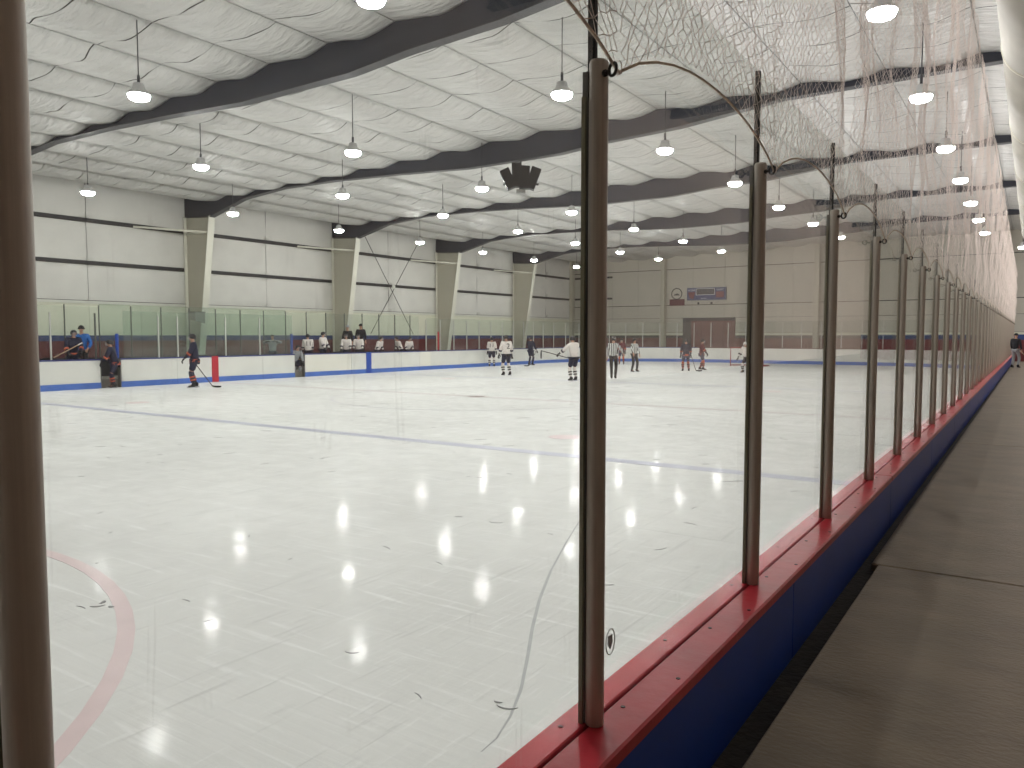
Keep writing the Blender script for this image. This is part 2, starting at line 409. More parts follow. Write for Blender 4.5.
# base slab under everything, walkway
tag(B(-33, 8, -16, 58, -.3, -.11).build('floor_slab', 'slab'), kind='structure')
WZ = .72
walk = tag(B(-.60, 7.0, -14, 56, .5, WZ-.06).build('floor', 'gutter'), 'dark brown concrete walkway beside the boards', kind='structure')
yy = -11.05
while yy < 55:
    MB().bbox(-.57 if yy < 3 else -.60, 7.0, yy+.006, min(yy+5-.006, 55.2), WZ-.055, WZ, .006).build('concrete_slab', 'concrete', walk); yy += 5
tag(B(-.655, -.575, -14, 55.2, .4, WZ-.035).build('floor_gutter', 'gutter'), 'dark gap along the foot of the blue boards', kind='structure')

# ------------------------------------------------------------------ near barrier: boards, posts, glass
bar = empty('rink_barrier', (-.73, 1.4, 0), label='near rink boards with red cap rail, grey posts and tall glass panes along the walkway', cat='barrier')
Y0, Y1 = -3.9, 43.0
y = Y0; k = 0
while y < Y1-.01:
    y2 = min(y+4.4, Y1)
    MB().bbox(-.906+.096, -.7475, y+.001, y2-.001, .955, CAPZ, .003).build('inner_cap_rail', 'red_cap_in', bar)
    MB().bbox(-.7405, -.645, y+.001, y2-.001, .955, CAPZ, .005).build('outer_cap_rail', 'red_cap', bar)
    y = y2
B(-.7475, -.7405, Y0, Y1, .94, CAPZ-.012).build('cap_groove', 'dark', bar)
y = Y0
while y < Y1-.01:
    y2 = min(y+2.203, Y1)
    MB().bbox(-.672, -.652, y+.001, y2-.001, .55, .955, .003).build('backing_panel', 'blue_panel', bar)
    MB().bbox(-.812, -.795, y+.001, y2-.001, .0, .955, .003).build('facing_panel', 'board', bar)
    y = y2
q = MB(); q2 = MB()
for i in range(-6, 60):
    for x, dy in ((-.668, .0), (-.715, .35), (-.785, .2)):
        (q if x > -.75 else q2).lathe([(.0001, CAPZ+.0012), (.0055, CAPZ+.0012), (.0055, CAPZ-.003)], 8, (x, 1.15+.55*i+dy, 0))
tag(q.build('cap_screws', 'screw', bar), kind='stuff'); tag(q2.build('inner_cap_screws', 'screw', bar), kind='stuff')
# framing inside the boards
for i in range(-2, 40): B(-.79, -.68, 1.12+1.1*i, 1.16+1.1*i, 0, .95).build('frame_stud', 'grey_metal', bar)
PS, PY0, PH = 1.10194, 1.401, 1.353
GT = 2.63                      # top edge of the glass
mp_ = MB(); nn = 20
prof = [(.0, 0), (.0185, 0), (.0195, .002), (.0195, PH-.006), (.017, PH), (.0, PH)]
mp_.lathe([(max(r, .0002), z) for r, z in prof], nn)
me_post = mp_.mesh('post', 'post', True)
me_chan = B(-.030, -.018, -.012, .012, 0, PH-.02).mesh('glass_channel', 'channel')
me_gask = MB().box(-.029, -.020, -.018, -.0125, 0, PH-.07).box(-.029, -.020, .0125, .018, 0, PH-.07).mesh('gasket', 'gasket')
me_seal = B(-.0215, -.0065, -.0065, .0065, PH-.02, GT-CAPZ).mesh('seal_strip', 'dark')
ring = []
me_eye = MB().tube([(.0195, 0, 0), (.034, 0, 0)], .0035, 8).tube([(.047+.012*math.cos(a), 0, .012*math.sin(a)) for a in [2*PI*i/16 for i in range(16)]], .0032, 8, closed=True).lathe([(.007, 0), (.007, .005)], 8, (.0195, 0, 0), Matrix.Rotation(PI/2, 3, 'Y')).mesh('eye_bolt', 'steel', True)
NP = 37
posts = []
for i in range(-3, NP+1):
    y = PY0+PS*i+(.017 if i == -1 else 0)
    p = link('post', me_post, bar, (-.733+.73, y-1.4, CAPZ)); posts.append(y)
    link('glass_channel', me_chan, p); link('gasket', me_gask, p); link('seal_strip', me_seal, p)
    link('eye_bolt', me_eye, p, (0, 0, PH-.03), (0, 0, math.radians(-28)))
me_pane = MB().bbox(-.0055, .0055, -PS/2+.007, PS/2-.007, 0, GT-CAPZ+.02, .0015).mesh('glass_pane', 'glass')
for i in range(-3, NP):
    p = link('glass_pane', me_pane, bar, (-.747+.73, PY0+PS*(i+.5)-1.4, CAPZ-.02))
# small oval stamp on the pane behind the second post
st = MB()
st.tube([(-.7405, 1.487+.021*math.cos(a), 1.135+.028*math.sin(a)) for a in [2*PI*i/24 for i in range(24)]], .0015, 6, closed=True)
st.build('glass_stamp', 'sticker', bar)
MB().add([(-.740, 1.487+dx, 1.135+dz) for dx, dz in ((-.009, .014), (.009, .014), (.010, -.004), (0, -.017), (-.010, -.004))]+[(-.742, 1.487+dx, 1.135+dz) for dx, dz in ((-.009, .014), (.009, .014), (.010, -.004), (0, -.017), (-.010, -.004))],
         [(0,1,2,3,4), (9,8,7,6,5)]+[(i, (i+1) % 5, 5+(i+1) % 5, 5+i) for i in range(5)]).build('glass_stamp', 'sticker_dark', bar)

# ------------------------------------------------------------------ safety net above the near glass
net = empty('safety_net', (-.69, 1.4, 2.33), label='white mesh safety net hung above the near glass and posts', cat='net')
EZ = CAPZ+PH-.03
EYX = -.69
def arch(t): return EZ+.0 + .035*(1-abs(2*t-1)**3) + .085*math.sin(PI*t)**.8*(1-.25*t)
def net_mesh(seed):
    r = random.Random(seed); q = MB(); nu, nv = 26, 86
    ph = [r.uniform(0, 6.28) for _ in range(5)]
    def pos(u, v):              # u across the bay 0..1, v up 0..1, unit height (scaled per bay); lower edge follows the arch
        zlo = (arch(u)-EZ)/2.95
        pinch = math.exp(-v*14)
        x = .035*math.sin(u*2*PI+ph[0])*min(1, v*4)+.02*math.sin(u*4*PI+ph[1]+v*5)*min(1, v*5)+.015*math.sin(v*23+ph[2])*min(1, v*5)
        yj = .012*math.sin(v*31+u*6.28+ph[3])
        return Vector((x, u*PS+yj, zlo*(1-v)+v))
    H = 2.8
    nodes = {}
    def node(a, b):
        if (a, b) not in nodes:
            k = a % (2*nu); rr = random.Random(seed*1000+k*131+b)
            p = pos(a/(2*nu), b/(2*nv))
            p += Vector((rr.uniform(-.005, .005), rr.uniform(-.006, .006), rr.uniform(-.0018, .0018))) if 0 < a < 2*nu and b > 0 else Vector((0, 0, 0))
            nodes[(a, b)] = p
        return nodes[(a, b)]
    vs = []; fs = []
    rc = .0008
    def seg(p0, p1):
        s = Vector((1, 1, H)); a = Vector((p0.x, p0.y, p0.z*H if False else p0.z)); b = p1
        d = Vector((b.x-a.x, b.y-a.y, (b.z-a.z)*H)); n1 = d.orthogonal().normalized(); n2 = d.cross(n1).normalized(); o = len(vs)
        for pt in (a, b):
            for k in range(3):
                ang = 2*PI*k/3; of = (n1*math.cos(ang)+n2*math.sin(ang))*rc
                vs.append((pt.x+of.x, pt.y+of.y, pt.z+of.z/H))
        for k in range(3): fs.append((o+k, o+(k+1) % 3, o+3+(k+1) % 3, o+3+k))
    for b in range(0, 2*nv):
        for a in range(0, 2*nu+1):
            if (a+b) % 2: continue
            for da in (-1, 1):
                if 0 <= a+da <= 2*nu: seg(node(a, b), node(a+da, b+1))
    q.v = vs; q.f = fs
    me = bpy.data.meshes.new('net_panel'); me.from_pydata(vs, [], fs); me.materials.append(M['net'])
    return me
nets = [net_mesh(1), net_mesh(5)]
def ntop(y): return 5.80-.034*y if y < 30 else 5.80-.034*30-.02*(y-30)
for i in range(-2, NP-1):
    y = PY0+PS*i; hh = ntop(y+PS/2)-EZ
    # heights are unit in the mesh: scaled to the gap between the eye bolts and the top cable
    o = link('net_panel', nets[i % 2], net, (EYX+.69, y-1.4, EZ-2.33), (0, 0, 0), (1, 1, hh)); tag(o, kind='stuff')
# fix unit meshes: lower arch is stored in metres, so divide it by the usual height
for me in nets:
    for v in me.vertices:
        pass
for i in range(-2, NP-1):
    y = PY0+PS*i
    pth = [(EYX, y+PS*t, arch(t)) for t in [j/12 for j in range(13)]]
    MB().tube(pth, .0032, 6).build('border_rope', 'rope', net, True)
    MB().tube([(EYX+.007*math.cos(a), y, EZ+.008+.014*math.sin(a)) for a in [2*PI*j/10 for j in range(10)]], .0012, 5, closed=True).build('rope_tie', 'net', net, True)
MB().tube([(EYX, y, ntop(y)) for y in [-1+1.0*j for j in range(43)]], .008, 6).build('top_cable', 'grey_metal', net, True)

# ------------------------------------------------------------------ far boards
far = empty('dasher_boards', (XF, 18.35, 0), label='white far and end rink boards with blue kick strip, posts and green glass panes', cat='boards')
path = perimeter(0)
def resample(path, step):
    out = [Vector(path[0])]; acc = 0
    for i in range(1, len(path)):
        a, b = Vector(path[i-1]), Vector(path[i]); L_ = (b-a).length; t = step-acc
        while t <= L_: out.append(a+(b-a)*t/L_); t += step
        acc = (acc+L_) % step
    return out
GATES = ((14.06, 14.76), (22.42, 22.97))
FB = 1.0
# straight far side: sections broken at gates and stripes
def far_section(y0, y1, m='board', cap='far_cap'):
    MB().bbox(XF-.03, XF, y0+.004, y1-.004, .20, FB-.045, .004).build('board_panel', m, far)
    MB().bbox(XF-.03, XF+.012, y0+.004, y1-.004, 0, .20, .004).build('kick_strip', 'kick', far)
    MB().bbox(XF-.16, XF+.02, y0+.002, y1-.002, FB-.045, FB, .006).build('cap_rail', cap, far)
    MB().box(XF-.15, XF-.12, y0+.004, y1-.004, 0.0, FB-.045).build('back_panel', 'wainscot_blue', far)
cuts = [4.0, 6.4, 8.8, 11.2, 14.06, 14.76, 16.9, 18.36, 18.65, 20.75, 22.42, 22.97, 25.75, 26.72, 27.06, 29.2, 30.6, 31.5, 33.9, 36.3, 38.7, 41.0, 43.0]
for a, b in zip(cuts[:-1], cuts[1:]):
    if (a, b) in GATES: continue
    if (a, b) in ((18.36, 18.65), (26.72, 27.06)):
        m = 'stripe_red' if a < 20 else 'stripe_blue'
        MB().bbox(XF-.03, XF+.015, a+.002, b-.002, 0, FB-.045, .004).build('line_stripe', m, far)
        MB().bbox(XF-.16, XF+.02, a+.002, b-.002, FB-.045, FB, .006).build('cap_rail', m, far)
        continue
    far_section(a, b, 'board2' if a in (30.6, 22.97) else 'board')
for (a, b), sg in zip(GATES, (1, 1)):        # gates swung open into the bench
    for yy_ in (a, b): B(XF-.16, XF+.0, yy_-.02, yy_+.02, 0, FB).build('gate_jamb', 'grey_metal', far)
    gd = MB().bbox(XF-.90, XF-.17, a-.05, a-.01, .15, FB-.02, .005).build('gate_door', 'board', far)
    MB().tube([(XF-.8, a-.005, .7), (XF-.8, a+.02, .7), (XF-.6, a+.02, .7), (XF-.6, a-.005, .7)], .01, 6).build('gate_latch', 'steel', gd)
    MB().tube([(XF-.2, b if a < 20 else a, FB), (XF-.2, b if a < 20 else a, 1.86)], .055, 10).build('gate_post', 'stripe_blue', far)
# curved corners and end
def arc_sec(pts, cap, m='board'):
    MB().sweep(pts, [(0, .20), (0, FB-.045), (-.03, FB-.045), (-.03, .20)]).build('board_panel', m, far)
    MB().sweep(pts, [(.012, 0), (.012, .20), (-.03, .20), (-.03, 0)]).build('kick_strip', 'kick', far)
    MB().sweep(pts, [(.02, FB-.045), (.02, FB), (-.16, FB), (-.16, FB-.045)]).build('cap_rail', cap, far)
    MB().sweep(pts, [(-.12, 0), (-.12, FB-.045), (-.15, FB-.045), (-.15, 0)]).build('back_panel', 'wainscot_blue', far)
def corner(cx, cy, a0, a1, n, cap):
    for i in range(n):
        b0 = a0+(a1-a0)*i/n; b1 = a0+(a1-a0)*(i+1)/n; g = .0006*(1 if a1 > a0 else -1)
        pts = [(cx+RC*math.cos(b0+g+(b1-b0-2*g)*k/4), cy+RC*math.sin(b0+g+(b1-b0-2*g)*k/4)) for k in range(5)]
        arc_sec(pts, cap)
corner(XF+RC, YE-RC, PI, PI/2, 5, 'far_cap')
xs = [XF+RC+(XN-XF-2*RC)*i/4 for i in range(5)]
for a, b in zip(xs[:-1], xs[1:]): arc_sec([(a+.004, YE), (b-.004, YE)], 'end_cap')
corner(XN-RC, YE-RC, PI/2, 0, 5, 'end_cap')
# posts and panes of the far side
GFT = 2.70
me_fp = MB().box(-.022, .022, -.022, .022, 0, 1.55).mesh('post', 'far_post')
me_fpd = MB().box(-.022, .022, -.022, .022, 0, 1.55).mesh('post', 'far_post_dark')
def fpost(x, y, z, h, dark=False, parent=far, rz=0):
    return link('post', me_fpd if dark else me_fp, parent, Vector((x, y, z))-parent.location, (0, 0, rz), (1, 1, h/1.55))
def fpane(p0, p1, z0, z1, m='far_glass', parent=far):
    p0 = Vector(p0); p1 = Vector(p1); t = (p1-p0).normalized(); nn = Vector((-t.y, t.x))*.006; g = t*.02
    a, b = p0+g, p1-g
    MB().add([(*(a+nn), z0), (*(a-nn), z0), (*(b-nn), z0), (*(b+nn), z0), (*(a+nn), z1), (*(a-nn), z1), (*(b-nn), z1), (*(b+nn), z1)],
             [(0,1,2,3), (4,5,6,7), (0,1,5,4), (1,2,6,5), (2,3,7,6), (3,0,4,7)]).build('glass_pane', m, parent)
XG = XF-.07
ys = [14.9, 16.23, 16.99, 19.05, 20.67, 22.38]
for i, y in enumerate(ys):
    if 0 < i < 5: fpost(XG, y, FB, 1.50)
for a, b in zip(ys[:-1], ys[1:]): fpane((XG, a), (XG, b), FB, GFT-.05, 'green_glass')
for y in (12.5, 13.95): fpost(XG, y, FB, 1.55, y > 13)
# continuous glass from y = 31.2 round both corners
gp_ = perimeter(.07, 14)
line = [p for p in resample([(XG, 31.2)]+[p for p in gp_ if p[1] > 31.5], 1.17)]
for i, p in enumerate(line):
    if p[0] > -1.2 and p[1] < 44: break
    fpost(p.x, p.y, FB, 1.62)
    if i: fpane(line[i-1], p, FB, GFT)
tag(fpost(XG, 32.2, FB, 1.0, True), 'red painted post').data = MB().box(-.03, .03, -.03, .03, 0, 1.55).mesh('post', 'stripe_red'); 

# players' bench area behind the far boards
tag(B(-28.45, XF-.16, 4, 33, -.1, .30).build('floor_bench', 'slab'), 'raised bench floor behind the far boards', kind='structure')
bb = empty('bench_partition', (-28.4, 18, .3), label='dark partition with tall green glass panes behind the players benches', cat='partition')
y = 4.2; i = 0
while y < 33:
    y2 = min(y+1.22, 33.0)
    MB().bbox(-28.44, -28.36, y+.004, y2-.004, .30, 1.0, .004).build('base_panel', 'black', bb)
    fpost(-28.4, y, 1.0, 1.9, True, bb).scale.y = .6
    fpane((-28.4, y), (-28.4, y2), 1.0, 2.95 if 14 < y < 23 else 2.85, 'green_glass' if 14 < y < 22.9 else 'far_glass', bb)
    y = y2; i += 1
for nm, a, b in (('bench nearer the camera, behind the white boards', 9.0, 13.6), ('bench beyond the blue gate posts, behind the white boards', 23.3, 30.8)):
    t = empty('players_bench', (-27.55, (a+b)/2, .3), label='long wooden players '+nm, cat='bench')
    for k in range(2): MB().bbox(-27.76+.16*k, -27.62+.16*k, a, b, .70, .74, .006).build('seat_plank', 'wood', t)
    yy_ = a+.3
    while yy_ < b: B(-27.70, -27.46, yy_-.03, yy_+.03, .30, .70).build('leg', 'grey_metal', t); yy_ += (b-a-.6)/3-.001

# ------------------------------------------------------------------ far wall and columns
XW = -31.0
YB = 55.3
BAYS = [-14.0, -5.3, 3.3, 11.9, 20.5, 29.1, 37.7, 46.3, YB]
wl = tag(B(XW-.3, XW-.12, -14, YB+.3, -.1, 8.4).build('wall_left', 'deck'), 'long far wall with white insulation panels, rails darkened as shadow gaps and maroon base', kind='structure')
levels = [(3.18, 4.60), (4.74, 6.25), (6.40, 8.2)]
def pillow(x, y0, y1, z0, z1, seed, nu=10, nv=6, d=.05):
    r = random.Random(seed); a = [r.uniform(0, 6.28) for _ in range(3)]; q = MB(); vs = []; fs = []
    for i in range(nu+1):
        for j in range(nv+1):
            u, v = i/nu, j/nv
            e = (math.sin(PI*v)**.5)*d*(.75+.25*math.sin(u*9+a[0])) if 0 < v < 1 else 0
            e *= 1-.35*(1-min(1, min(u, 1-u)*8))
            vs.append((x+e+.012*math.sin(u*23+v*4+a[1])*(0 < v < 1), y0+(y1-y0)*u, z0+(z1-z0)*v))
    for i in range(nu):
        for j in range(nv): k = i*(nv+1)+j; fs.append((k, k+1, k+nv+2, k+nv+1))
    o = len(vs)
    vs += [(x-.09, y0, z0), (x-.09, y0, z1), (x-.09, y1, z1), (x-.09, y1, z0)]
    fs += [(o, o+1, o+2, o+3), (0, nv, o+1, o), (nu*(nv+1), nu*(nv+1)+nv, o+2, o+3)]
    return q.add(vs, fs)
for bi in range(len(BAYS)-1):
    a, b = BAYS[bi], BAYS[bi+1]
    if b < 4: continue
    for li, (z0, z1) in enumerate(levels):
        half = 2
        for h in range(half):
            y0 = a+(b-a)*h/half; y1 = a+(b-a)*(h+1)/half
            pillow(XW-.05, y0+.01, y1-.01, z0, z1, bi*31+li*7+h).build('wall_panel', 'wall', wl, True)
    for z0, z1 in ((4.60, 4.74), (6.25, 6.40)):
        B(XW-.12, XW+.0, a, b, z0, z1).build('wall_rail', 'girt', wl)
        B(XW-.02, XW+.02, a, b, z0-.02, z0+.012).build('wall_rail', 'steel', wl)
    B(XW-.12, XW+.03, a, b, 3.06, 3.18).build('wall_trim', 'trim', wl)
    B(XW-.12, XW+.035, a, b, 3.165, 3.185).build('wall_trim', 'girt', wl)
    for h in range(4):
        y0 = a+(b-a)*h/4; y1 = a+(b-a)*(h+1)/4
        MB().bbox(XW-.12, XW-.01, y0+.003, y1-.003, 1.80, 3.06, .004).build('liner_panel', 'liner', wl)
        MB().bbox(XW-.12, XW+.0, y0+.003, y1-.003, 1.58, 1.80, .004).build('painted_band', 'wainscot_blue', wl)
        MB().bbox(XW-.12, XW+.0, y0+.003, y1-.003, -.1, 1.58, .004).build('painted_panel', 'wainscot_red', wl)
tag(B(XW, -28.45, 4, 52, -.11, .02).build('floor_aisle', 'slab'), kind='structure')
# tapered columns
for y in BAYS[2:-1]:
    c = tag(empty('wall_column', (XW, y, 0)), 'pale tapered steel column against the far wall', kind='structure')
    xb, xt, zt = -30.2, -29.12, 6.86
    xa = XW+.10
    def web(t): return MB().add([(xa, y-t, 0), (xb, y-t, 0), (xt, y-t, zt), (xa, y-t, zt+.1), (xa, y+t, 0), (xb, y+t, 0), (xt, y+t, zt), (xa, y+t, zt+.1)],
        [(0,1,2,3), (7,6,5,4), (0,4,5,1), (1,5,6,2), (2,6,7,3), (3,7,4,0)])
    web(.012).build('column_web', 'column', c)
    MB().add([(xb, y-.15, 0), (xb+.03, y-.15, 0), (xt+.03, y-.15, zt), (xt, y-.15, zt), (xb, y+.15, 0), (xb+.03, y+.15, 0), (xt+.03, y+.15, zt), (xt, y+.15, zt)],
             [(0,1,2,3), (7,6,5,4), (0,4,5,1), (1,5,6,2), (2,6,7,3), (3,7,4,0)]).build('column_flange', 'column_flange', c)
    B(xa-.03, xa, y-.15, y+.15, 0, zt+.1).build('column_flange', 'column_flange', c)
    MB().tube([(-29.45, y-.02, 6.20), (XW+.02, y-2.4, 6.28)], .045, 8).build('brace_pipe', 'column_flange', c)
    MB().tube([(-29.30, y-.03, 6.2), (-30.9, y-.03, 6.2)], .045, 8).build('brace_pipe', 'column_flange', c)
# grey box fixed on the column nearest the benches
t = empty('junction_box', (-29.75, 20.1, 2.3), label='grey metal box fixed to the pale column above the far boards', cat='box')
MB().add([(-29.95, 19.86, 2.5), (-29.5, 19.86, 2.42), (-29.5, 19.86, 2.78), (-29.95, 19.86, 2.78), (-29.95, 20.33, 2.5), (-29.5, 20.33, 2.3), (-29.5, 20.33, 2.78), (-29.95, 20.33, 2.78)],
         [(0,1,2,3), (7,6,5,4), (0,4,5,1), (1,5,6,2), (2,6,7,3), (3,7,4,0)]).build('housing', 'grey_metal', t)
B(-30.0, -29.48, 19.85, 20.34, 2.78, 2.81).build('lid', 'far_post_dark', t)
# crossed brace rods in one bay
for a, b in (((29.6, 7.6), (37.3, .5)), ((29.6, .5), (37.3, 7.6))):
    pass
br = tag(empty('trim_brace', (XW+.15, 33.4, 4.5)), 'crossed steel brace rods on the far wall between two columns', kind='structure')
MB().tube([(-30.75, 31.0, 7.6), (-30.75, 35.2, 1.9)], .018, 6).build('brace_rod', 'girt', br)
MB().tube([(-30.72, 35.9, 7.6), (-30.72, 31.6, 1.9)], .018, 6).build('brace_rod', 'girt', br)
MB().lathe([(.02, -.03), (.12, -.03), (.12, .03), (.02, .03)], 12, (-30.72, 33.5, 4.6), Matrix.Rotation(PI/2, 3, 'Y')).build('brace_plate', 'trim', br)

# ------------------------------------------------------------------ end wall
wb = tag(B(XW-.3, 8, YB+.12, YB+.3, -.1, 8.4).build('wall_back', 'deck'), 'beige panelled end wall with scoreboard and maroon door', kind='structure')
def endpanel(x0, x1, z0, z1, m='endwall', d=0.0, nm='wall_panel'): return MB().bbox(x0+.004, x1-.004, YB-d, YB+.12, z0, z1, .006).build(nm, m, wb)
xs = [XW, -27.57, -25.4, -23.4, -21.0, -18.6, -16.2, -13.8, -11.4, -9.0, -6.6, -4.2, -1.8, .6, 3.0, 5.4, 7.8]
DX0, DX1 = -21.75, -17.78
for a, b in zip(xs[:-1], xs[1:]):
    endpanel(a, b, 6.74, 8.2); endpanel(a, b, 4.06, 6.70, d=.01)
    def low(p, q):
        if q-p < .05: return
        endpanel(p, q, 3.10, 4.03)
        endpanel(p, q, 2.02, 3.08); endpanel(p, q, 1.80, 2.0, 'liner')
        endpanel(p, q, 1.60, 1.79, 'wainscot_blue' if p > -2 else 'door_dark', nm='painted_band'); endpanel(p, q, -.1, 1.59, 'wainscot_red', nm='painted_panel')
    if b <= DX0 or a >= DX1: low(a, b)
    else:
        if a < DX0: low(a, DX0)
        if b > DX1: low(DX1, b)
        p, q_ = max(a, DX0), min(b, DX1); endpanel(p, q_, 3.10, 4.03)
for z in (6.70, 4.03): B(XW, 8, YB-.03, YB+.0, z, z+.045).build('wall_rail', 'girt', wb)
for a, b in ((XW, -27.6),): 
    for z in (4.62, 6.28): B(a, b, YB-.05, YB, z, z+.15).build('wall_rail', 'girt', wb)
for x in (-23.23, -12.2, -1.5):
    MB().box(x-.17, x+.17, YB-.42, YB-.38, 0, 8.1).box(x-.17, x+.17, YB-.06, YB-.02, 0, 8.1).box(x-.012, x+.012, YB-.39, YB-.05, 0, 8.1).build('end_column', 'column', wb)
MB().box(XW+.02, XW+.3, YB-.9, YB-.5, 0, 8.1).build('corner_column', 'column', wb)
# door
dr = tag(empty('door_1', (-19.8, YB, -.1)), 'wide maroon door with dark frame in the end wall', kind='structure')
B(DX0, DX0+.62, YB-.01, YB+.12, -.1, 3.10).build('dark_panel', 'door_dark', dr)
for i in range(4):
    a = DX0+.64+(DX1-DX0-.66)*i/4; b = DX0+.64+(DX1-DX0-.66)*(i+1)/4
    MB().bbox(a+.01, b-.01, YB-.0, YB+.12, -.1, 2.86, .01).build('door_leaf', 'door_red', dr)
B(DX0+.62, DX1, YB-.02, YB+.12, 2.86, 3.10).build('door_header', 'door_dark', dr)
# clock / round emblem with a sign below
t = empty('wall_emblem', (-22.24, YB-.06, 4.45), label='round white emblem with dark ring high on the end wall', cat='emblem')
MB().lathe([(.001, 0), (.36, 0), (.36, .03), (.001, .03)], 28, (-22.24, YB-.03, 4.9), Matrix.Rotation(PI/2, 3, 'X')).build('disc', 'endwall', t)
MB().tube([(-22.24+.40*math.cos(a), YB-.06, 4.9+.40*math.sin(a)) for a in [2*PI*i/32 for i in range(32)]], .035, 6, closed=True).build('ring', 'score_dark', t)
MB().add([(-22.24+dx, YB-.075, 4.9+dz) for dx, dz in ((-.24, -.12), (-.12, .02), (-.04, -.04), (.02, .07), (.10, -.02), (.17, .0), (.24, -.12))]+[(-22.24+dx, YB-.06, 4.9+dz) for dx, dz in ((-.24, -.12), (-.12, .02), (-.04, -.04), (.02, .07), (.10, -.02), (.17, .0), (.24, -.12))],
         [(0,1,2,3,4,5,6), tuple(range(13, 6, -1))]+[(i, (i+1) % 7, 7+(i+1) % 7, 7+i) for i in range(7)]).build('emblem_mark', 'score_dark', t)
t = empty('wall_sign', (-22.2, YB-.05, 4.03), label='maroon sign board under the round emblem on the end wall', cat='sign')
MB().bbox(-22.80, -21.62, YB-.06, YB-.012, 4.02, 4.50, .01).build('board', 'sign_maroon', t)
q = MB()
for i, (a, b) in enumerate(((.08, .2), (.24, .36), (.40, .46), (.50, .62), (.66, .72), (.76, .88))):
    q.box(-22.80+1.18*a+.02, -22.80+1.18*b, YB-.066, YB-.058, 4.2+.03*(i % 2), 4.34)
q.build('faded_lettering', 'score_red', t)
t = empty('scoreboard', (-19.9, YB-.1, 4.3), label='wide blue scoreboard with dark display on the end wall', cat='scoreboard')
MB().bbox(-21.38, -18.45, YB-.18, YB-.012, 4.36, 5.30, .015).build('cabinet', 'score_blue', t)
q = MB()
for z in (4.36, 5.27): q.box(-21.40, -18.43, YB-.19, YB-.17, z, z+.04)
for x in (-21.40, -18.47): q.box(x, x+.04, YB-.19, YB-.17, 4.36, 5.31)
q.build('frame', 'grey_cloth', t)
MB().bbox(-20.65, -19.32, YB-.20, YB-.17, 4.78, 5.20, .006).build('display', 'score_dark', t)
q = MB()
for z in (4.75, 5.19): q.box(-20.70, -19.28, YB-.205, YB-.175, z, z+.035)
for x in (-20.70, -19.31): q.box(x, x+.035, YB-.205, YB-.175, 4.75, 5.22)
q.build('display_frame', 'white_paint', t)
MB().add([(-21.30, YB-.186, 4.98), (-20.75, YB-.186, 4.98), (-20.9, YB-.186, 4.45), (-21.2, YB-.186, 4.6), (-21.30, YB-.178, 4.98), (-20.75, YB-.178, 4.98), (-20.9, YB-.178, 4.45), (-21.2, YB-.178, 4.6)],
         [(0,1,2,3), (7,6,5,4), (0,4,5,1), (1,5,6,2), (2,6,7,3), (3,7,4,0)]).build('red_panel', 'score_red', t)
B(-19.2, -18.6, YB-.186, YB-.178, 4.55, 4.98).build('red_panel', 'score_red', t)
def text(body, size, loc, m, parent, rot=(PI/2, 0, 0), nm='lettering'):
    c = bpy.data.curves.new(nm, 'FONT'); c.body = body; c.size = size; c.extrude = .003; c.align_x = 'CENTER'; c.materials.append(M[m])
    o = bpy.data.objects.new(nm, c); COL.objects.link(o); o.parent = parent; o.location = Vector(loc)-parent.location; o.rotation_euler = rot
    return o
text('HOME', .20, (-21.02, YB-.19, 5.05), 'white_paint', t)
text('GUEST', .17, (-18.88, YB-.19, 5.07), 'white_paint', t)
text('PERIOD', .12, (-20.1, YB-.19, 4.46), 'white_paint', t)
t = empty('wall_conduit', (-19.5, YB-.05, 4.16), label='thin conduit pipe with two junction boxes below the scoreboard', cat='pipe')
MB().tube([(-21.5, YB-.04, 4.16), (-17.4, YB-.04, 4.16)], .022, 6).build('pipe', 'endwall', t)
for x in (-20.55, -19.55): MB().lathe([(.001, 0), (.085, 0), (.085, .06), (.001, .06)], 10, (x, YB-.02, 4.16), Matrix.Rotation(PI/2, 3, 'X')).build('junction', 'score_dark', t)

# right, front walls (outside the view) and the low partition at the walkway end
tag(B(7.0, 7.3, -14, YB+.3, -.1, 8.4).build('wall_right', 'sidewall'), kind='structure')
tag(B(XW-.3, 7.3, -14.3, -14, -.1, 8.4).build('wall_front', 'sidewall'), kind='structure')
t = empty('low_partition', (1.5, 38.7, WZ), label='low maroon wall with navy top band at the end of the walkway', cat='partition')
for i in range(6):
    a = -.62+.95*i
    MB().bbox(a+.004, a+.946, 38.6, 38.75, WZ, 1.62, .004).build('panel', 'wainscot_red', t)
    MB().bbox(a+.004, a+.946, 38.58, 38.77, 1.62, 1.84, .006).build('top_band', 'wainscot_blue', t)

